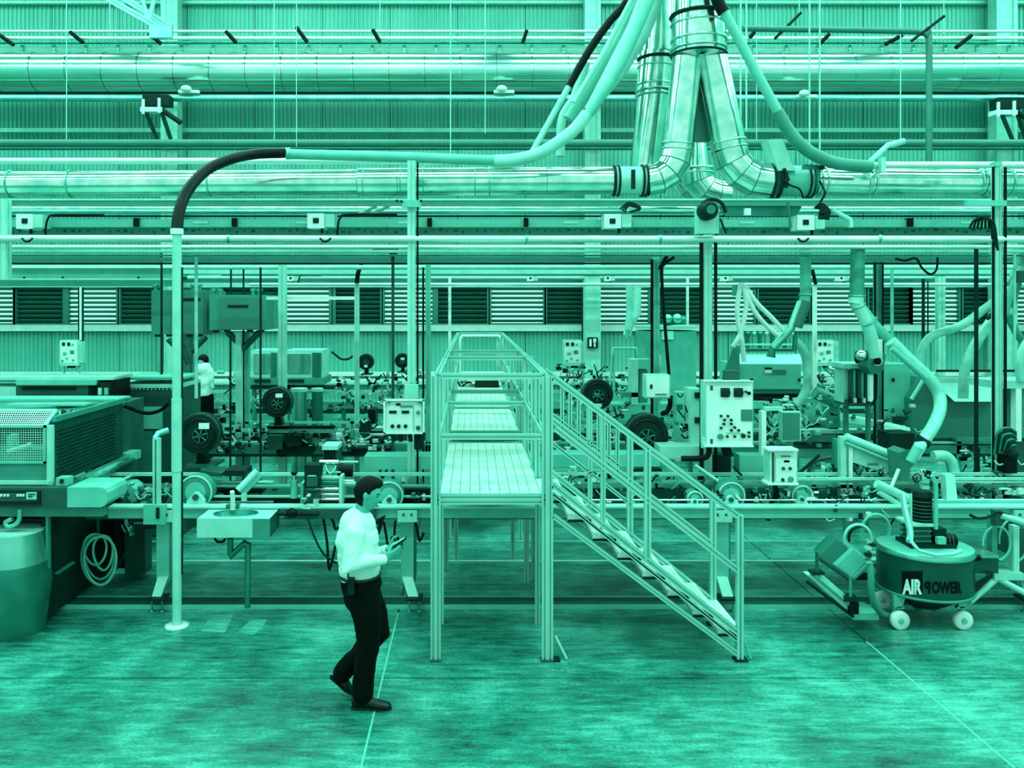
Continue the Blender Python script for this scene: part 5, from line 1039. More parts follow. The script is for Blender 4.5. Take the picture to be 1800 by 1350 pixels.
for i, (x, m_) in enumerate(((153, 'mid_grey'), (165, 'charcoal'), (175, 'dark_grey'), (186, 'black_rubber'), (194, 'dark_grey'))): t.part('column', MB().b(x, 716, x+8, 856, 9.5, .12), m_)
t.part('cabinet_body', MB().b(150, 712, 205, 856, 9.7, .8), 'dark_grey'); t.part('indicator', MB().b(170, 790, 176, 802, 9.45, .05), 'white_paint')
clutter(t, 98, 718, 150, 750, 8.6, 9.2, 14, .8, ['dark_grey', 'charcoal', 'mid_grey', 'dark_steel'])
# top plates
t.part('top_plate', MB().quadbox([W(-60, 722, 8.1), W(160, 712, 9.4), W(160, 716, 9.4), W(-60, 726, 8.1)]+[W(-60, 708, 9.9), W(200, 700, 10.2), W(200, 704, 10.2), W(-60, 712, 9.9)]), 'mid_grey')
t.part('top_rail', MB().b(-60, 702, 206, 706, 9.9, .4), 'light_grey'); t.part('top_rail', MB().b(10, 711, 150, 714, 9.0, .2), 'light_grey')
t.part('top_motor', MB().b(166, 710, 200, 718, 9.4, .3), 'steel')
# dark hood
q = Thing('hood_box', 'long dark box with a row of vents above the left machine', 'machine', W(100, 702, 10.5)); D = 10.5
q.part('body', MB().b(30, 676, 155, 702, D, .6), 'dark_grey'); q.part('top', MB().b(28, 669, 168, 677, D-.05, .8), 'light_grey'); o = q.part('label_strip', MB().b(38, 680, 132, 685, D-.02, .03), 'charcoal')
for i in range(11): q.part('vent', MB().b(40+i*8.5, 681, 45+i*8.5, 684, D-.03, .02), 'black_rubber')
q.part('end_frame', MB().b(172, 672, 200, 700, D, .4), 'charcoal'); q.part('end_window', MB().b(172, 682, 178, 694, D-.03, .04), 'pale_paint'); q.part('end_window', MB().b(183, 682, 190, 694, D-.03, .04), 'light_grey'); q.part('end_post', MB().b(196, 668, 206, 702, D-.05, .4), 'black_rubber'); q.part('roof', MB().b(-60, 663, 200, 668, D, .6), 'pale_paint')
q.part('side', MB().b(-60, 680, 28, 700, D, .5), 'pale_paint')
# back cabinets
q = Thing('electrical_cabinet', 'row of dark cabinets with a pale panel behind the left machine', 'cabinet', W(255, yfloor(11), 11)); D = 11.0
q.part('body', MB().b(206, 680, 318, yfloor(11)-2, D, .8), 'dark_grey'); q.part('header', MB().b(206, 676, 318, 682, D-.04, .8), 'pale_paint'); q.part('lid', MB().b(206, 664, 318, 668, D, .8), 'light_grey'); q.part('door', MB().b(206, 715, 285, 754, D-.03, .04), 'light_grey'); q.part('door', MB().b(214, 758, 268, 838, D-.03, .04), 'deep_paint'); q.part('plinth', MB().b(206, 838, 318, 848, D-.05, .1), 'charcoal')
for i in range(14): q.part('rivet', MB().disc(212+i*6.8, 684, D-.03, 1.5, .03, 6), 'pale_paint')
one('cable', 'thick black cable drooping from the left machine to the cabinets', 'cable', MB().tube(sp([(200, 705, 9.8), (225, 716, 9.8), (255, 726, 9.7), (280, 722, 9.6), (298, 708, 9.5)], 6), .022, n=8), 'black_rubber')
one('cable_loop', 'dark hanging ring of cable in front of the dark cabinets', 'cable', MB().ring(W(213, 768, 10.2), .055, .012, 'y', 20).t([(219, 715, 10.2), (220, 800, 10.2)], .009, n=5), 'charcoal')
# control strip & rounded cover
D = 7.75
q = Thing('control_console', 'black control strip with a lit display and rounded pale end', 'console', W(80, 895, D))
q.part('body', MB().b(-60, 858, 118, 893, D, .5), 'dark_grey'); q.part('panel', MB().b(-60, 863, 70, 888, D-.02, .03), 'black_gloss'); q.part('bezel', MB().b(-60, 867, 65, 881, D-.03, .02), 'dark_grey')
d_ = q.part('display', MB().b(46, 866, 63, 878, D-.045, .02), 'pale_paint'); q.part('display_text', MB().b(49, 868, 61, 870, D-.055, .012).b(49, 872, 56, 874, D-.055, .012), 'dark_grey', d_)
for x in (29, 34, 39, 0, 6, 12): q.part('indicator', MB().b(x, 869, x+3, 873, D-.045, .02), 'white_paint')
mb = MB().poly([(118, 857), (178, 857), (184, 860), (188, 867), (188, 882), (184, 889), (178, 892), (118, 892)], D-.02, .45); q.part('rounded_end', mb, 'light_grey')
q.part('under_beam', MB().b(-60, 893, 180, 908, D+.1, .1), 'mid_grey'); q.part('clamp', MB().b(98, 840, 118, 855, D+.1, .12), 'light_grey'); q.part('clamp_hole', MB().b(105, 843, 110, 850, D+.08, .03), 'charcoal'); q.part('leg', MB().b(80, 908, 85, 1000, D+.12, .05), 'mid_grey')
q.part('hook', MB().tube(sp([(35, 895, D), (34, 912, D), (26, 922, D), (14, 925, D), (10, 918, D), (22, 912, D)], 4), .022, n=8), 'steel')
# guides running back
mb = MB()
for (x0, y0, x1, y1, D0, D1, m_, r) in ((140, 842, 230, 800, 8.1, 10, 'steel', .03), (152, 848, 236, 806, 8.1, 10, 'dark_steel', .03), (184, 858, 240, 832, 8.0, 9.4, 'pale_paint', .015), (170, 835, 214, 812, 8.3, 9.6, 'light_grey', .03)):
    t.part('guide_bar', MB().t([(x0, y0, D0), (x1, y1, D1)], r, n=8), m_)
t.part('guide_block', MB().b(142, 838, 170, 856, 8.2, .3), 'mid_grey'); t.part('guide_block', MB().b(204, 798, 230, 812, 9.8, .3), 'light_grey')
t.part('curved_cover', MB().poly([(208, 852), (225, 851), (238, 860), (244, 878), (232, 884), (218, 868)], 8.8, .25), 'light_grey')
# dark enclosure below
X2 = W(78, 0, 7.95).x
q = Thing('base_enclosure', 'dark base enclosure standing on the floor behind the barrel', 'enclosure', (X2-.8, 8.6, 0))
q.part('side_panel', MB().box((X2-.03, 7.95, .06), (X2, 9.5, .98)), 'charcoal'); q.part('front_panel', MB().box((X2-1.8, 7.98, .06), (X2-.03, 8.02, .9)), 'black_rubber'); q.part('rear_panel', MB().box((X2-1.8, 9.5, .06), (X2+.35, 9.53, .98)), 'charcoal'); q.part('lid', MB().box((X2-1.8, 7.95, .98), (X2, 9.5, 1.0)), 'charcoal')
q.part('foot', MB().lathe([(.04, 0), (.04, .02), (.012, .03), (.012, .07)], (X2-.05, 8.0, 0), 'z', 12), 'dark_steel'); q.part('foot', MB().lathe([(.04, 0), (.04, .02), (.012, .03), (.012, .07)], (X2-.05, 9.4, 0), 'z', 12), 'dark_steel')
q.part('handle', MB().box((X2, 8.15, .42), (X2+.03, 8.5, .44)), 'mid_grey'); q.part('column', MB().box((X2+.2, 9.3, .06), (X2+.42, 9.5, .98)), 'dark_grey')
# hose coil
D = 8.6
q = Thing('hose_coil', 'coiled pale air hose hanging beside the dark enclosure', 'hose', W(175, 1030, D))
for k, (rx, rz, dx, dz) in enumerate(((30, 44, 0, 0), (26, 38, 2, -4), (20, 27, -6, -18), (17, 30, 8, -12), (28, 42, 3, 2))):
    c = W(173+dx, 984+dz, D-.03*k); q.part('loop', MB().tube([c+Vector((math.cos(a)*mm(rx, D), .02*math.sin(a*2), math.sin(a)*mm(rz, D))) for a in [i*2*math.pi/28 for i in range(29)]], .0125, n=8), 'light_grey')
q.part('hook', MB().b(170, 905, 173, 945, D, .03), 'dark_grey'); q.part('lead', MB().tube(sp([(204, 1000, D), (218, 975, D), (224, 950, D), (222, 925, D)], 5), .012, n=6), 'charcoal')
q = Thing('valve_cluster', 'small tap and dark fittings under the front beam at left', 'valve', W(235, 935, 8.5)); D = 8.5
clutter(q, 205, 912, 240, 945, D, D+.3, 12, .7); q.part('bar', MB().b(235, 921, 300, 930, D, .2), 'charcoal'); q.part('bar', MB().b(235, 918, 300, 921, D-.03, .24), 'mid_grey')
# steel barrel
D = 7.75; c = W(12, 1108, D); r = mm(58, D)
q = Thing('steel_barrel', 'shiny steel barrel cut by the left edge of the picture', 'barrel', (c.x, D+.1, 0))
H = W(0, 938, D).z; f = D+.1
q.part('upper_band', MB().lathe([(r*.90, H), (r*1.02, H*.70)], (c.x, f, 0), 'z', 40, cap=False), 'steel'); q.part('middle_band', MB().lathe([(r*1.025, H*.70), (r*1.10, H*.5), (r*1.04, H*.30)], (c.x, f, 0), 'z', 40, cap=False), 'dark_steel')
q.part('lower_band', MB().lathe([(r*1.035, H*.30), (r*.92, .03), (r*.90, 0)], (c.x, f, 0), 'z', 40), 'dark_steel'); q.part('lid', MB().lathe([(r*.9, 0), (r*.9, .012)], (c.x, f, H), 'z', 40), 'pale_paint')
# ================================================================ WALKWAY PLATFORM
D = 7.2; AL = 'profile_alu'
mat('deck_alu', .80, .38, .2, var=.06, scale=3)
t = Thing('walkway_platform', 'pale aluminium walkway platform with handrails going back over the lines', 'platform', (0, 9, 0)); PF = t
def X(px, D=7.2): return (px-VX)/F*D
xl, xr = X(766), X(958); zt3 = 2.395; zm = 1.885; zd = W(0, 874, D).z
s45 = tsec(.05, .05); s90 = tsec(.09, .05, 2, 1); s4590 = tsec(.05, .09, 1, 2)
def bar(p, q, sec=s45, name='rail', m_=AL, up=(0, 1, 0), tt=None): return (tt or t).part(name, MB().ext(p, q, sec, up), m_)
def vpost(x, y, z1, sec=s45, z0=0.0, name='post'): return bar((x, y, z0), (x, y, z1), sec, name)
# front posts
vpost(xl, D, zt3, tsec(.085, .05, 2, 1)); vpost(X(962), D, zt3, tsec(.095, .05, 2, 1)); 
for yy in (8.02, 9.62, 10.9, 13.2, 15.4, 17.8):
    vpost(xl+.015, yy, zt3, s45, 0 if yy < 13 else 0); vpost(xr-.0, yy, zt3, s45)
for yy in (8.6, 9.9, 11.6): vpost(xr, yy, zt3, s4590, zd); vpost(xl+.015, yy, zt3, s4590, zd)
# side rails
for (z, yb) in ((zt3, 17.8), (zm, 17.8)):
    bar((xl+.015, D+.03, z), (xl+.015, yb, z), up=(0, 0, 1)); bar((xr, D+.03, z), (xr, yb, z), up=(0, 0, 1))
bar((xr+.045, 9.5, zt3), (xr+.045, 9.62, zt3), up=(0, 0, 1))
# cross rails
for yy in (D, 9.62, 10.9, 17.8):
    for z in (zt3, zm): bar((xl+.04, yy, z), (xr-.03, yy, z), name='cross_rail')
# deck beams
for (ya, yb) in ((7.2, 10.0), (10.85, 13.25), (13.35, 17.8)):
    zz = zd
    bar((xl, ya+.02, zz-.02), (xr, ya+.02, zz-.02), tsec(.085, .05, 2, 1), 'deck_beam', up=(0, 1, 0)); bar((xl, yb, zz-.04), (xr, yb, zz-.04), tsec(.05, .05), 'deck_beam')
    bar((xl, ya, zz-.04), (xl, yb, zz-.04), s45, 'deck_beam', up=(0, 0, 1)); bar((xr, ya, zz-.04), (xr, yb, zz-.04), s45, 'deck_beam', up=(0, 0, 1))
    n = 10; w_ = (xr-xl-.06)/n
    for i in range(n):
        mb = MB(); x0 = xl+.03+i*w_
        mb.box((x0+.002, ya+.05, zz-.015), (x0+w_-.002, yb-.02, zz+.004))
        for j in range(4): mb.box((x0+.004+j*w_/4, ya+.05, zz+.004), (x0+.004+j*w_/4+w_/9, yb-.02, zz+.010))
        t.part('deck_plank', mb, 'deck_alu')
    # under-deck dark braces
for x in (xl+.12, xr-.14): vpost(x, 10.0, zd-.05, s45, 0, 'support_leg')
for (px, D2) in ((925, 9.2), (938, 9.3)): vpost(X(px, D2), D2, zd-.05, s45, 0, 'support_leg')
# far hoop
q = Thing('handrail_hoop', 'bright rounded handrail hoop at the far end of the walkway', 'handrail', W(845, 650, 18.6)); D9 = 18.6
q.part('tube', MB().tube([W(808, 668, D9), W(809, 596, D9), W(813, 590, D9), W(876, 590, D9), W(882, 596, D9), W(882, 668, D9)], .035, n=8), 'white_paint'); q.part('post', MB().b(872, 596, 880, 668, D9+.05, .05), 'pale_paint'); q.part('tube', MB().tube([W(809, 668, D9), W(809, yfloor(D9), D9)], .03, n=8), 'light_grey'); q.part('tube', MB().tube([W(882, 668, D9), W(882, yfloor(D9), D9)], .03, n=8), 'light_grey')
# diagonal foot braces
t.part('foot_brace', MB().t([(976, 1118, 7.2), (996, 1158, 7.2)], .012, n=6), 'pale_paint'); t.part('foot', MB().box((X(972), 7.15, 0), (X(984), 7.25, .012)), 'charcoal'); t.part('foot', MB().box((X(950), 7.15, 0), (X(972), 7.25, .012)), 'dark_grey'); t.part('foot', MB().box((X(757), 7.15, 0), (X(775), 7.25, .012)), 'dark_grey')
# ================================================================ STAIRS
DF, DB = 7.2, 8.0
t = Thing('staircase', 'pale aluminium staircase with slotted handrails descending right from the walkway', 'staircase', (X(1140), 7.6, 0))
xe = X(1298); xs0 = X(975)
def line(px0, py0, px1, py1, D0=7.2): a = W(px0, py0, D0); b = W(px1, py1, D0); return a, b
def both(p, q, sec, name, up=(0, 1, 0), back=True):
    for yy in ((DF, DB) if back else (DF,)):
        a = Vector((p.x, yy, p.z)); b = Vector((q.x, yy, q.z)); t.part(name, MB().ext(a, b, sec, up), AL)
a, b = line(972, 663, 1300, 909); both(a, b, tsec(.05, .05), 'handrail')
a, b = line(975, 752, 1298, 1003); both(a, b, tsec(.05, .05), 'mid_rail')
a, b = line(972, 852, 1298, 1112); both(a, b, tsec(.05, .05), 'stringer')
a, b = line(972, 868, 1298, 1126); both(a, b, tsec(.03, .05), 'stringer')
a, b = line(972, 906, 1298, 1150); both(a, b, tsec(.04, .05), 'stringer')
for (px, yt, yb) in ((1138, 785, 985), (1300, 905, 1157)):
    both(W(px, yb, 7.2), W(px, yt, 7.2), tsec(.055, .055), 'post')
both(W(1060, 930, 7.2), W(1060, 728, 7.2), tsec(.04, .04), 'post')
# intermediate balusters near top of the rear run
for px in (988, 1002, 1017, 1034, 1052, 1070, 1085):
    a = W(px, 669+(px-972)*.752, 8.0); b = W(px, 752+(px-975)*.777-8, 8.0); t.part('baluster', MB().ext(b, a, tsec(.035, .035), (0, 1, 0)), AL)
for (x0, y0, x1, y1) in ((962, 722, 1090, 820), (962, 772, 1108, 886)):
    a, b = line(x0, y0, x1, y1, 8.0); t.part('mid_rail', MB().ext(a, b, tsec(.035, .04), (0, 1, 0)), AL)
# treads
n = 8
for i in range(n):
    u = i/(n-1); px = 960+u*(1270-960); py = 875+u*(1110-875)
    a = W(px-6, py, 7.2); b = W(px+36, py, 7.2)
    mb = MB().box((a.x, DF+.03, a.z-.035), (b.x, DB-.03, a.z))
    for j in range(6): mb.box((a.x+.01+j*(b.x-a.x-.02)/6, DF+.03, a.z), (a.x+.02+j*(b.x-a.x-.02)/6, DB-.03, a.z+.006))
    t.part('tread', mb, 'deck_alu'); t.part('nosing', MB().box((a.x, DF+.02, a.z-.05), (b.x, DF+.035, a.z-.03)), 'charcoal')
for yy in (DF, DB): t.part('foot', MB().box((xe-.04, yy-.05, 0), (xe+.07, yy+.05, .012)), 'charcoal')
t.part('foot_brace', MB().t([(1304, 1115, 7.2), (1320, 1158, 7.2)], .010, n=6), 'light_grey')
# ================================================================ MIXER
D = 7.66; c0 = W(1625, 1122, D); S = F/D
def M3(px, py, dy=0): return W(px, py, D+dy)
q = Thing('mixer_drum', 'dark steel mixer drum on castors with AIR POWER lettering', 'mixer', (c0.x, D+.35, 0)); t = q
cy_ = 8.09; R = .415; ctr = (1625-VX)/F*cy_
ztop = W(0, 985, D).z; zbt = W(0, 1058, D).z

q.part('shell', MB().lathe([(R*.985, zbt-.02), (R, zbt+.02), (R, ztop)], (ctr, cy_, 0), 'z', 64), 'drum_steel')
q.part('cone', MB().lathe([(R*.35, W(0, 1092, D).z), (R*.96, zbt-.02)], (ctr, cy_, 0), 'z', 40), 'charcoal'); q.part('outlet', MB().lathe([(.10, W(0, 1100, D).z), (.10, W(0, 1088, D).z)], (ctr, cy_, 0), 'z', 20), 'dark_steel')
q.part('lower_rim', MB().ring((ctr, cy_, zbt-.01), R, .014, 'z', 56), 'mid_grey'); q.part('lid_rim', MB().lathe([(R*1.03, ztop-.03), (R*1.04, ztop-.01), (R*1.0, ztop+.02)], (ctr, cy_, 0), 'z', 56, cap=False), 'steel')
q.part('lid', MB().lathe([(R*1.0, ztop+.018), (R*.6, ztop+.03), (.01, ztop+.032)], (ctr, cy_, 0), 'z', 48), 'light_grey')
for (px, sgn) in ((1583, -1), (1690, 1)):
    for back in (0, 1):
        yy = D+.22+back*.55
        x = W(px, 0, D+.22).x+(0 if not back else .10*-sgn)
        zc = mm(17, D)
        mb = MB().quadbox([Vector((x-.055, yy, zbt-.01)), Vector((x+.055, yy, zbt-.01)), Vector((x+.035+.02*sgn, yy, zc+.11)), Vector((x-.035+.02*sgn, yy, zc+.11))]+[Vector((x-.055, yy+.05, zbt-.01)), Vector((x+.055, yy+.05, zbt-.01)), Vector((x+.035+.02*sgn, yy+.05, zc+.11)), Vector((x-.035+.02*sgn, yy+.05, zc+.11))])
        q.part('leg', mb, 'light_grey' if not back else 'dark_grey')
        cs = q.part('caster_fork', MB().box((x-.03+.03*sgn, yy-.0, zc), (x-.02+.03*sgn, yy+.05, zc+.12)).box((x-.035, yy, zc+.1), (x+.035, yy+.05, zc+.12)), 'steel')
        q.part('wheel', MB().lathe([(zc*.5, -.012), (zc*.93, -.012), (zc, .0), (zc, .04), (zc*.9, .05)], (x+.01*sgn, yy-.02, zc), 'y', 28), 'white_paint', cs); q.part('wheel_hub', MB().lathe([(zc*.32, 0), (zc*.25, -.02)], (x+.01*sgn, yy-.03, zc), 'y', 16), 'light_grey', cs)
# lettering wrapped on the drum
def wrap_text(body, m_, px0, px1, py0, py1, mirror=False, bold=.05):
    cu = bpy.data.curves.new('tmp', 'FONT'); cu.body = body; cu.size = 1; cu.offset = bold; cu.resolution_u = 3
    o = bpy.data.objects.new('tmp', cu); COL.objects.link(o); dg = bpy.context.evaluated_depsgraph_get()
    me = bpy.data.meshes.new_from_object(o.evaluated_get(dg)); bpy.data.objects.remove(o)
    mb = MB(); mb.bm.from_mesh(me)
    vs = mb.bm.verts; xa = min(v.co.x for v in vs); xb = max(v.co.x for v in vs); ya = min(v.co.y for v in vs); yb = max(v.co.y for v in vs)
    bmesh.ops.subdivide_edges(mb.bm, edges=[e for e in mb.bm.edges if e.calc_length() > .2], cuts=2)
    for v in mb.bm.verts:
        u = (v.co.x-xa)/(xb-xa); w_ = (v.co.y-ya)/(yb-ya)
        if mirror: u = 1-u
        v.co = on_drum(px0+(px1-px0)*u, py1+(py0-py1)*w_, .004)
    return mb
def on_drum(px, py, off):
    lo, hi = math.radians(-110), math.radians(50); RR = R+off
    a0 = math.atan2(-ctr, cy_); lo = a0-math.radians(76); hi = a0+math.radians(76)
    for _ in range(40):
        m_ = (lo+hi)/2; x = ctr+RR*math.sin(m_); y = cy_-RR*math.cos(m_)
        if VX+F*x/y < px: lo = m_
        else: hi = m_
    return Vector((x, y, CH+(VY-py)/F*y))
def patch(px0, px1, py0, py1, off=.002):
    mb = MB(); n = 10; pr = None
    for i in range(n+1):
        px = px0+(px1-px0)*i/n; a = mb.bm.verts.new(on_drum(px, py1, off)); b = mb.bm.verts.new(on_drum(px, py0, off))
        if pr: mb.bm.faces.new((pr[0], a, b, pr[1]))
        pr = (a, b)
    return mb
q.part('logo_square', patch(1585, 1622, 1004, 1044), 'black_rubber'); q.part('lettering', wrap_text('AIR', 'white_paint', 1586, 1621, 1018, 1045), 'white_paint', label='white AIR lettering')
q.part('lettering', wrap_text('P', 'x', 1624, 1636, 1022, 1044, True), 'black_rubber', label='dark mirrored P lettering'); q.part('lettering', wrap_text('OWER', 'x', 1638, 1691, 1022, 1044), 'black_rubber', label='dark OWER lettering')
# hoist brackets on the drum
q.part('side_arm', MB().b(1702, 980, 1755, 1008, D+.25, .25), 'drum_steel'); q.part('side_arm_top', MB().b(1702, 976, 1755, 981, D+.2, .35), 'steel'); q.part('spout', MB().t([(1700, 982, D+.2), (1722, 980, D+.2)], .03, n=8), 'black_rubber')
q.part('tow_frame', MB().quadbox([M3(1704, 1030, .2), M3(1745, 1006, .2), M3(1745, 1014, .2), M3(1704, 1050, .2)]+[M3(1704, 1030, .35), M3(1745, 1006, .35), M3(1745, 1014, .35), M3(1704, 1050, .35)]), 'charcoal')
# motor stack
q = Thing('mixer_motor', 'tall dark mixer motor standing on the drum lid', 'motor', M3(1620, 965, R*.8)); t = q; yy = R*.75
def mbx(a, b, c, d, o=0, dd=.2): mb = MB(); p = M3(a, d, yy+o); r_ = M3(c, b, yy+o); return mb.box(p, (r_.x, p.y+dd, r_.z))
q.part('body', MB().tube([M3(1621, 925, yy+.1), M3(1621, 872, yy+.1)], mm(17, D), n=20), 'black_rubber')
for i in range(7): q.part('fin', MB().ring(M3(1621, 880+i*6.3, yy+.1), mm(17.5, D), .006, 'z', 20), 'dark_grey')
q.part('top_cap', MB().lathe([(mm(18, D), 0), (mm(16, D), .05)], M3(1621, 872, yy+.1), 'z', 20), 'charcoal'); q.part('flange', mbx(1602, 922, 1642, 926, -.03, .3), 'pale_paint'); q.part('gearbox', mbx(1606, 926, 1636, 958, 0), 'dark_grey')
for i in range(3): q.part('flange', mbx(1604, 932+i*9, 1638, 935+i*9, -.02, .24), 'dark_steel')
q.part('side_motor', MB().tube([M3(1638, 950, yy+.05), M3(1678, 950, yy+.05)], mm(12, D), n=18), 'black_rubber'); q.part('terminal_box', mbx(1649, 945, 1663, 957, -.1, .05), 'light_grey'); q.part('side_motor_head', mbx(1640, 930, 1664, 942, 0, .15), 'charcoal')
for i in range(5): q.part('fin', MB().ring(M3(1644+i*6.5, 950, yy+.05), mm(12.3, D), .006, 'x', 18), 'dark_grey')
q.part('base', mbx(1602, 958, 1682, 968, -.05, .3), 'charcoal')
q.part('tie_rod', MB().tube([M3(1601, 930, yy-.02), M3(1601, 868, yy-.02)], .012, n=6), 'pale_paint'); q.part('tie_rod', MB().tube([M3(1645, 930, yy), M3(1645, 850, yy), M3(1638, 836, yy)], .02, n=8), 'light_grey')
one('hose', 'pale hose looping from above over the drum lid', 'hose', MB().tube([M3(*p) for p in ((1588, 868, .3), (1592, 895, .2), (1600, 930, .1), (1602, 952, .02), (1615, 968, -.02), (1645, 976, -.03), (1675, 974, -.02), (1690, 968, 0))], .016, n=8), 'pale_paint')
one('hose', 'pale braided hose falling beside the mixer motor', 'hose', MB().tube(spl([M3(1586, 868, .35), M3(1592, 900, .3), M3(1600, 935, .25), M3(1598, 952, .2)], 5), .030, n=8), 'translucent_hose')
one('hose', 'grey drain hose hanging at the left side of the drum', 'hose', MB().tube(spl([M3(1531, 965, .1), M3(1531, 1010, .05), M3(1532, 1040, .05), M3(1538, 1062, .08), M3(1550, 1078, .2), M3(1572, 1084, .42)], 6), .03, n=10), 'mid_grey')
for k, (cx_, cy2, rx, ry) in enumerate(((1508, 948, 24, 26), (1512, 945, 20, 20), (1540, 930, 24, 26))):
    one('hose_loop', ('larger pale hose loop left of the mixer drum', 'smaller dark hose loop inside the larger one left of the drum', 'pale hose loop behind the left rim of the drum')[k], 'hose',
        MB().tube([M3(cx_+math.cos(a)*rx, cy2+math.sin(a)*ry, .3+.05*k+.03*math.sin(a)) for a in [math.pi*.9+i*math.pi*1.25/18 for i in range(19)]], .014, n=8), ('pale_paint', 'charcoal', 'light_grey')[k])
for k, (cx_, cy2, rx, ry) in enumerate(((1752, 955, 24, 30), (1782, 950, 26, 38))):
    one('hose_loop', ('pale hose loop standing up right of the drum', 'pale hose loop at the right edge behind the drum')[k], 'hose', MB().tube([M3(cx_+math.cos(a)*rx, cy2+math.sin(a)*ry, .45+.04*k) for a in [-math.pi*1.05+i*math.pi*1.5/18 for i in range(19)]], .011, n=8), 'light_grey')
# inclined slide left of the drum
q = Thing('inclined_slide', 'pale inclined slide plate with dark clamps left of the drum', 'slide', W(1470, 1080, 7.9)); D = 7.75
P = [W(1420, 1012, D), W(1446, 1010, D), W(1512, 1068, D), W(1500, 1082, D)]
q.part('plate', MB().quadbox(P+[p+Vector((0, .12, 0)) for p in P]), 'pale_paint'); q.part('edge', MB().tube([W(1418, 1022, D-.01), W(1500, 1084, D-.01)], .014, n=6), 'charcoal'); q.part('rib', MB().tube([W(1432, 1010, D-.02), W(1504, 1070, D-.02)], .02, n=6), 'light_grey')
P = [W(1440, 978, D+.2), W(1470, 948, D+.2), W(1490, 962, D+.2), W(1464, 996, D+.2)]; q.part('hopper_plate', MB().quadbox(P+[p+Vector((.05, .25, 0)) for p in P]), 'deep_paint')
P = [W(1468, 996, D+.1), W(1500, 966, D+.1), W(1524, 984, D+.1), W(1496, 1014, D+.1)]; q.part('hopper_plate', MB().quadbox(P+[p+Vector((.05, .25, 0)) for p in P]), 'light_grey')
q.part('frame', MB().t([(1440, 980, D+.05), (1500, 1022, D+.05)], .025, n=6), 'dark_grey'); q.part('frame', MB().t([(1496, 1020, D+.1), (1530, 988, D+.1)], .025, n=6), 'mid_grey')
q.part('clamp_screw', MB().t([(1436, 970, D-.04), (1436, 1008, D-.04)], .016, n=8), 'dark_grey'); q.part('clamp_screw', MB().t([(1495, 1012, D-.04), (1495, 1052, D-.04)], .014, n=8), 'mid_grey'); q.part('clamp_head', MB().b(1428, 1006, 1450, 1011, D-.06, .1), 'charcoal'); q.part('clamp_head', MB().b(1485, 1050, 1508, 1058, D-.06, .12), 'charcoal'); q.part('socket', MB().b(1494, 1060, 1510, 1080, D-.05, .1), 'black_rubber')
q.part('support_foot', MB().b(1500, 1078, 1545, 1090, D+.1, .3), 'light_grey'); q.part('cross_bar', MB().b(1500, 1012, 1530, 1020, D+.35, .1), 'black_rubber')
for i in range(8): q.part('fitting', MB().b(1524+(i % 2)*8, 950+i*6, 1532+(i % 2)*8, 955+i*6, D-.05, .06), ('chrome', 'charcoal', 'pale_paint')[i % 3])
q = Thing('trestle_foot', 'pale forked floor foot at the lower right edge', 'stand', W(1780, 1060, 8.1)); D = 8.0
q.part('post', MB().b(1744, 905, 1753, 1012, D+.1, .08), 'mid_grey'); q.part('post', MB().b(1782, 925, 1792, 1018, D+.1, .08), 'pale_paint')
for (a, b, c, d) in ((1750, 1018, 1704, 1058), (1755, 1018, 1820, 1052)):
    q.part('foot', MB().t([(a, b, D+.1), (c, d, D-.1)], .03, n=6), 'pale_paint')
q.part('joint', MB().b(1748, 1008, 1800, 1020, D+.05, .15), 'pale_paint'); q.part('arm', MB().t([(1760, 906, D), (1830, 928, D)], .03, n=8), 'pale_paint'); q.part('cable', MB().tube(sp([(1705, 905, D), (1720, 911, D), (1740, 908, D), (1756, 900, D), (1790, 915, D)], 5), .014, n=6), 'charcoal'); q.part('knob', MB().b(1750, 898, 1762, 925, D, .08), 'dark_grey'); q.part('dark_panel', MB().b(1790, 935, 1850, 1020, D+.3, .1), 'dark_grey')
# ================================================================ PEOPLE
def limb(mb, pts, radii, rb=None, n=14, up=None): mb.tube(pts, 0, n=n, radii=radii, rb=rb, up=up); [mb.ball(p, (r+(rb[i] if rb else r))/2*.98, n=n, m=8) for i, (p, r) in enumerate(zip(pts, radii))]; return mb
def fuse(o, vox, smooth=6, wr=0):
    m = o.modifiers.new('fuse', 'REMESH'); m.mode = 'VOXEL'; m.voxel_size = vox; m.use_smooth_shade = True
    s = o.modifiers.new('soften', 'SMOOTH'); s.factor = .5; s.iterations = smooth
    if wr:
        tx = bpy.data.textures.new('folds', 'CLOUDS'); tx.noise_scale = .10; tx.noise_depth = 2
        d = o.modifiers.new('folds', 'DISPLACE'); d.texture = tx; d.strength = wr; d.mid_level = .5; d.texture_coords = 'LOCAL'
D0 = 6.44
def H(px, py, dy=0.0): return W(px, py, D0+dy)
man = Thing('person', 'man in a white shirt and dark trousers walking right while holding a phone', 'person', (H(640, 0).x, D0, 0))
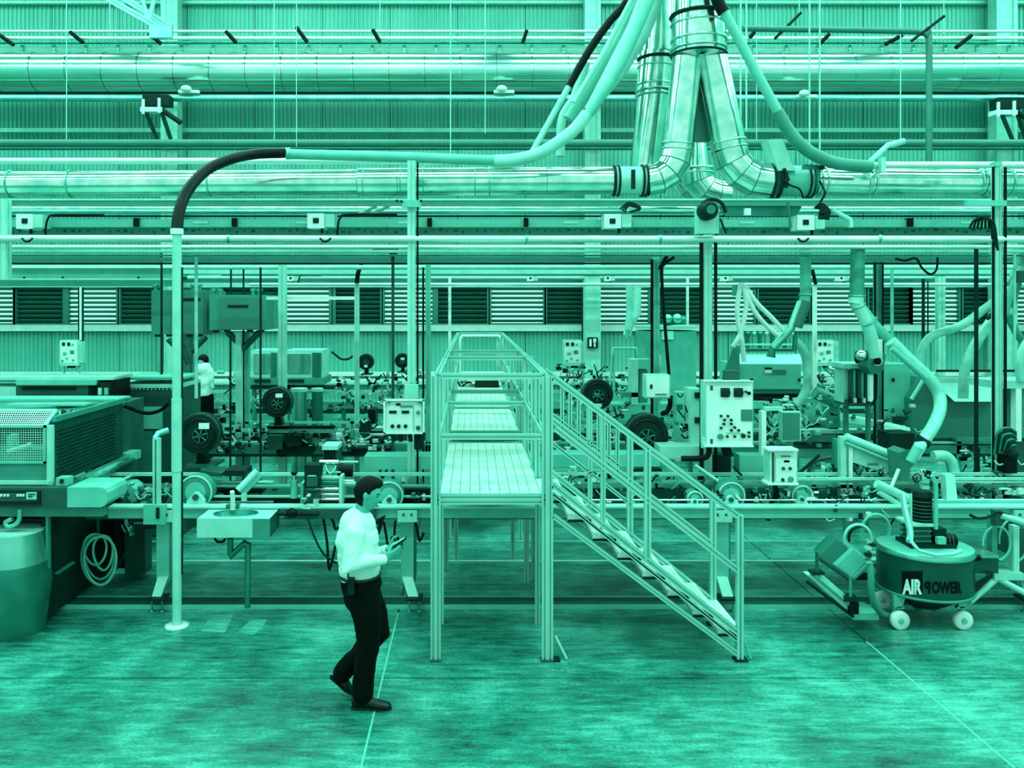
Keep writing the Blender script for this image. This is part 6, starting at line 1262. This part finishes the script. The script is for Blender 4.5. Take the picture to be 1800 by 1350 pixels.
# --- head
hc = H(646, 868, 0); pitch = math.radians(16)
RH = Matrix.Rotation(pitch, 3, 'Y')      # nose (local +x) dips towards the ground
def headpt(th, ph, off=0.0):             # th from top, ph around, 0 = forward (+x)
    sx = math.sin(th)*math.cos(ph); sy = math.sin(th)*math.sin(ph); cz = math.cos(th)
    x = sx*.096; y = sy*.076; z = cz*.125
    if z < 0:
        k = -z/.125; y *= 1-.30*k**1.3; x = x*(1-.12*k) + .016*k
        if sx < 0: x *= 1-.28*k
    if sx > 0:
        fz = math.exp(-((y)/.014)**2)*max(0, sx)
        x += fz*(.026*math.exp(-((z+.022)/.018)**2) + .010*math.exp(-((z-.0)/.02)**2))      # nose
        x += math.exp(-(y/.026)**2)*sx*(.007*math.exp(-((z+.060)/.008)**2)+.006*math.exp(-((z+.075)/.008)**2)+.010*math.exp(-((z+.103)/.016)**2))
        x += .006*sx*math.exp(-((z-.030)/.012)**2)*math.exp(-(y/.045)**2)                        # brow
        for s_ in (-1, 1): x -= .012*sx*math.exp(-((z-.006)/.014)**2)*math.exp(-((y-s_*.032)/.015)**2)
    v = Vector((x, y, z)); 
    if off: v += v.normalized()*off
    return v
def headmesh(fn=headpt, n=56, m=44, keep=None, off=None):
    mb = MB(); G = []
    for i in range(m+1):
        th = math.pi*(.0001+i/m*.9998); G.append([mb.bm.verts.new(hc+RH@fn(th, 2*math.pi*j/n, off(th, 2*math.pi*j/n) if off else 0)) for j in range(n)])
    for i in range(m):
        for j in range(n): f = mb.bm.faces.new((G[i][j], G[i+1][j], G[i+1][(j+1) % n], G[i][(j+1) % n])); f.smooth = True
    mb.bm.faces.new(G[0]); mb.bm.faces.new(list(reversed(G[-1]))); return mb
body = headmesh()
def add(mb, fn): fn(mb); return mb
# ears
for s_ in (-1, 1):
    body.ball(hc+RH@Vector((-.004, s_*.084, -.004)), .032, (.62, .35, 1.05), n=12, m=8); body.ball(hc+RH@Vector((-.002, s_*.070, -.030)), .013, (.8, .6, 1), n=10, m=6)
limb(body, [H(638, 890, 0), H(633, 912, 0)], [.056, .060]); 
limb(body, [H(633, 912), H(629, 940), H(630, 985), H(634, 1020)], [.06, .095, .10, .10], rb=[.07, .14, .13, .13], up=(1, 0, 0))
SR, ER, WR = H(624, 932, -.19), H(618, 992, -.25), H(676, 983, -.13); SL, EL, WL = H(636, 932, .19), H(640, 988, .24), H(680, 966, .02)
limb(body, [SR, ER, WR], [.045, .036, .026]); limb(body, [SL, EL, WL], [.045, .036, .026])
KR, AR_ = H(648, 1126, -.10), H(636, 1222, -.10); KL, AL_ = H(664, 1112, .09), H(603, 1182, .09)
limb(body, [H(634, 1026, -.08), KR, AR_], [.075, .05, .035]); limb(body, [H(634, 1026, .08), KL, AL_], [.075, .05, .035])
# hands: near (right) cupping the phone from below, far (left) above
def hand(mb, wrist, dirv, up, side, curl, scale=1.0):
    d = dirv.normalized(); u = (up-d*up.dot(d)).normalized(); w_ = d.cross(u)
    pc = wrist+d*.045*scale
    mb.tube([wrist-d*.01, wrist+d*.02, wrist+d*.05, wrist+d*.085], 0, n=12, radii=[.024, .034, .040, .038], rb=[.018, .016, .015, .012], up=w_)
    for i, (o, L_) in enumerate(((.029, .070), (.010, .078), (-.010, .073), (-.028, .058))):
        b = wrist+d*.082+w_*o; dirs = d; pts = [b-d*.015]; ang = 0
        for k, fr in enumerate((.45, .32, .23)):
            pts.append(pts[-1]+dirs*L_*fr*(1.3 if k == 0 else 1)); ang += curl*(1 if k else .7); dirs = (d*math.cos(ang)+u*math.sin(ang)).normalized()
        pts.append(pts[-1]+dirs*L_*.15)
        mb.tube(pts, 0, n=8, radii=[.0095, .0095, .0088, .0080, .0068])
        mb.ball(pts[-1], .0068, n=8, m=6)
    tb = wrist+d*.025+w_*side*.028; td = (d*.75+w_*side*.55+u*.5).normalized()
    pts = [tb, tb+td*.032, tb+td*.055+d*.010, tb+td*.066+d*.028]; mb.tube(pts, 0, n=8, radii=[.014, .012, .0105, .009]); mb.ball(pts[-1], .009, n=8, m=6)
ph_c = H(699, 954, -.05)                     # phone centre
hand(body, WR+Vector((.01, 0, .0)), H(706, 960, -.06)-H(676, 980, -.13), Vector((-.2, .9, .6)), 1, .55)
hand(body, WL+Vector((.01, 0, .0)), H(712, 953, -.02)-H(680, 966, .02), Vector((-.1, -.9, .5)), -1, .5)
o = man.part('body', body, 'skin'); fuse(o, .0048, 2)
# eyes, brow, mouth
for s_ in (-1, 1):
    man.part('eye', MB().ball(hc+RH@Vector((.079, s_*.031, .003)), .0065, (.8, 1.25, .6), n=12, m=8), 'black_gloss', o); man.part('eyebrow', MB().tube([hc+RH@Vector((.088, s_*.014, .026)), hc+RH@Vector((.083, s_*.035, .031)), hc+RH@Vector((.070, s_*.050, .027))], .004, n=6), 'hair', o)
man.part('lips', MB().tube([hc+RH@Vector((.088, -.024, -.070)), hc+RH@Vector((.104, -.008, -.067)), hc+RH@Vector((.104, .008, -.067)), hc+RH@Vector((.088, .024, -.070))], .0045, n=6), 'mid_grey', o)
# hair: cap over top and back with a quiff
def hfn(th, ph, off=0):
    v = headpt(th, ph); c = math.cos(ph)
    if c > .75: lim = .92
    elif c > .35: lim = .92+(.75-c)/.4*.22
    elif c > .12: lim = 1.14+(.35-c)/.23*.42
    elif c > -.16: lim = 1.40
    else: lim = 1.40+min(1, (-.16-c)/.12)*.86
    k = 1 if th < lim else max(0, 1-(th-lim)/.09)
    h = .013*k - .014*(1-k)
    if k > 0 and c > 0: h += .020*k*c*math.exp(-((th-.75)/.35)**2)
    return v+v.normalized()*h
hb = MB(); n, m = 56, 40; G = []
for i in range(m+1):
    th = math.pi*(.0001+i/m*.82); G.append([hb.bm.verts.new(hc+RH@hfn(th, 2*math.pi*j/n)) for j in range(n)])
for i in range(m):
    for j in range(n): f = hb.bm.faces.new((G[i][j], G[i+1][j], G[i+1][(j+1) % n], G[i][(j+1) % n])); f.smooth = True
hb.bm.faces.new(G[0]); man.part('hair', hb, 'hair')
# shirt
sh = MB()
limb(sh, [H(632, 908), H(628, 925), H(628, 950), H(630, 975), H(632, 998), H(633, 1012)], [.075, .115, .150, .150, .148, .138], rb=[.09, .17, .185, .18, .175, .165], up=(1, 0, 0), n=24)
limb(sh, [H(625, 926, -.15), SR+Vector((0, 0, -.03)), ER, WR+(ER-WR)*.06], [.070, .078, .062, .040], n=16); limb(sh, [H(634, 926, .15), SL+Vector((0, 0, -.03)), EL, WL+(EL-WL)*.06], [.070, .078, .062, .040], n=16)

os_ = man.part('shirt', sh, 'shirt'); fuse(os_, .008, 5, .018)
man.part('collar', MB().tube([H(640, 893+4*math.cos(a)*0, 0)+Vector((math.cos(a)*.066-.012, math.sin(a)*.064, -.040-math.cos(a)*.030)) for a in [i*2*math.pi/20 for i in range(21)]], .016, n=8), 'shirt', os_)
for (w_, e_) in ((WR, ER), (WL, EL)): d = (w_-e_).normalized(); man.part('cuff', MB().tube([w_-d*.045, w_-d*.0], .0, n=16, radii=[.040, .037]), 'shirt', os_)
man.part('sleeve_fold', MB().tube([H(615, 940, -.255), H(612, 965, -.27), H(616, 985, -.29)], .006, n=6), 'shirt', os_)
# trousers
tr = MB()
limb(tr, [H(633, 1006), H(635, 1024), H(637, 1046)], [.130, .142, .130], rb=[.155, .175, .17], up=(1, 0, 0), n=24)
limb(tr, [H(636, 1034, -.08), H(645, 1080, -.10), KR, H(640, 1180, -.10), H(637, 1222, -.10)], [.130, .115, .090, .080, .082], rb=[.10, .10, .085, .08, .075], up=(1, 0, 0), n=18)
limb(tr, [H(638, 1034, .08), H(655, 1078, .09), KL, H(632, 1150, .09), H(601, 1182, .09)], [.125, .112, .088, .078, .075], n=18)
ot = man.part('trousers', tr, 'cloth_dark'); fuse(ot, .011, 5, .02)
man.part('belt', MB().tube([H(633, 1010)+Vector((math.cos(a)*.146, math.sin(a)*.172, 0)) for a in [i*2*math.pi/28 for i in range(29)]], .013, n=8), 'black_gloss', ot)
# shoes
def shoe(heel, toe, dz, tag_):
    d = (toe-heel); L_ = d.length; d.normalize(); up = Vector((0, 0, 1)); up = (up-d*up.dot(d)).normalized()
    mb = MB(); mb.tube([heel+up*.045, heel+d*.04+up*.055, heel+d*L_*.42+up*.048, heel+d*L_*.68+up*.034, heel+d*L_*.92+up*.026, heel+d*L_+up*.022], 0, n=16, radii=[.034, .046, .042, .034, .026, .012], rb=[.030, .038, .040, .047, .040, .018], up=up)
    mb.tube([heel+up*.08+d*.03, heel+up*.05+d*.05], .042, n=14)
    o = man.part('shoe', mb, 'black_gloss'); fuse(o, .006, 3)
    man.part('sole', MB().tube([heel-d*.004+up*.008, heel+d*L_*.3+up*.008, heel+d*L_*.7+up*.008, heel+d*(L_+.004)+up*.010], 0, n=12, radii=[.010, .009, .009, .008], rb=[.033, .036, .046, .016], up=up), 'charcoal', o)
    man.part('laces', MB().tube([heel+d*L_*.45+up*.092, heel+d*L_*.62+up*.07], .008, n=6), 'dark_grey', o)
zs = .0
hx = H(619, 0, -.1).x; tx_ = H(688, 0, -.1).x; shoe(Vector((hx, D0-.10, 0)), Vector((tx_, D0-.12, 0)), 0, 'r')
shoe(H(580, 1191, .09), H(617, 1222, .09), 0, 'l')
# radio on belt & phone
q = Thing('belt_radio', 'small dark two-way radio with antenna clipped at the man\'s belt', 'radio', H(617, 1046, -.19)); q.part('body', MB().box(H(611, 1046, -.215), H(623, 1016, -.19)-Vector((0, -.03, 0))), 'charcoal'); q.part('antenna', MB().tube([H(612, 1016, -.205), H(612, 996, -.225)], .006, n=8), 'black_rubber')
q = Thing('phone', 'dark handheld device with a pale face held in the man\'s hands', 'phone', ph_c)
dv = (H(712, 944, -.05)-H(684, 962, -.05)).normalized(); R_ = Matrix.Rotation(-math.atan2(dv.z, dv.x), 3, 'Y')
q.part('case', MB().box(ph_c+Vector((-.065, -.035, -.006)), ph_c+Vector((.075, .035, .006)), R_), 'black_gloss'); q.part('screen', MB().box(ph_c+Vector((-.055, -.030, .0065)), ph_c+Vector((.06, .030, .008)), R_, None), 'light_grey')
# --- distant worker
D1 = 16.6; S1 = F/D1
def H2(px, py, dy=0.0): return Vector(((px-VX)/S1, D1+dy, CH+(VY-py)/S1))
w2 = Thing('person', 'distant worker in a pale shirt seen from behind beyond the white pole', 'person', (H2(361, 0).x, D1, 0))
zf = yfloor(D1)
b2 = MB(); b2.ball(H2(356, 637), .105, (.85, .9, 1.1), n=16, m=10); limb(b2, [H2(357, 644), H2(358, 652)], [.055, .06]); limb(b2, [H2(358, 652), H2(359, 675), H2(361, 695)], [.11, .13, .12], rb=[.15, .16, .14], up=(0, 1, 0))
limb(b2, [H2(350, 655, -.02), H2(349, 672, -.05), H2(351, 684, -.28)], [.045, .036, .028]); limb(b2, [H2(369, 655, -.02), H2(373, 670, -.05), H2(380, 680, -.25)], [.045, .036, .028])
for s_ in (-1, 1): limb(b2, [H2(361+s_*6, 700), H2(361+s_*7, (700+zf)/2, -.02), H2(361+s_*7, zf-6)], [.08, .055, .04])
b2.ball(H2(382, 680, -.27), .04, n=10, m=6); o = w2.part('body', b2, 'skin'); fuse(o, .014, 3)
hh = MB().ball(H2(356, 635)+Vector((.01, .02, .02)), .118, (.9, .9, 1.0), n=16, m=10); w2.part('hair', hh, 'hair')
s2 = MB(); limb(s2, [H2(358, 649), H2(359, 672), H2(361, 692)], [.12, .15, .14], rb=[.19, .20, .17], up=(0, 1, 0), n=18); limb(s2, [H2(350, 655, -.02), H2(348, 670, -.05)], [.06, .055]); limb(s2, [H2(369, 655, -.02), H2(372, 668, -.05)], [.06, .055])
o = w2.part('shirt', s2, 'shirt'); fuse(o, .018, 4, .02)
t2_ = MB(); limb(t2_, [H2(361, 692), H2(361, 704)], [.14, .15], rb=[.16, .17], up=(0, 1, 0))
for s_ in (-1, 1): limb(t2_, [H2(361+s_*6, 704), H2(361+s_*7, (704+zf)/2, -.02), H2(361+s_*7, zf-5)], [.10, .085, .075])
o = w2.part('trousers', t2_, 'cloth_dark'); fuse(o, .018, 4)
for s_ in (-1, 1): w2.part('shoe', MB().ball(Vector((H2(361+s_*7, 0).x, D1-.04, .05)), .06, (1, 2.0, .8), n=12, m=8), 'black_gloss')
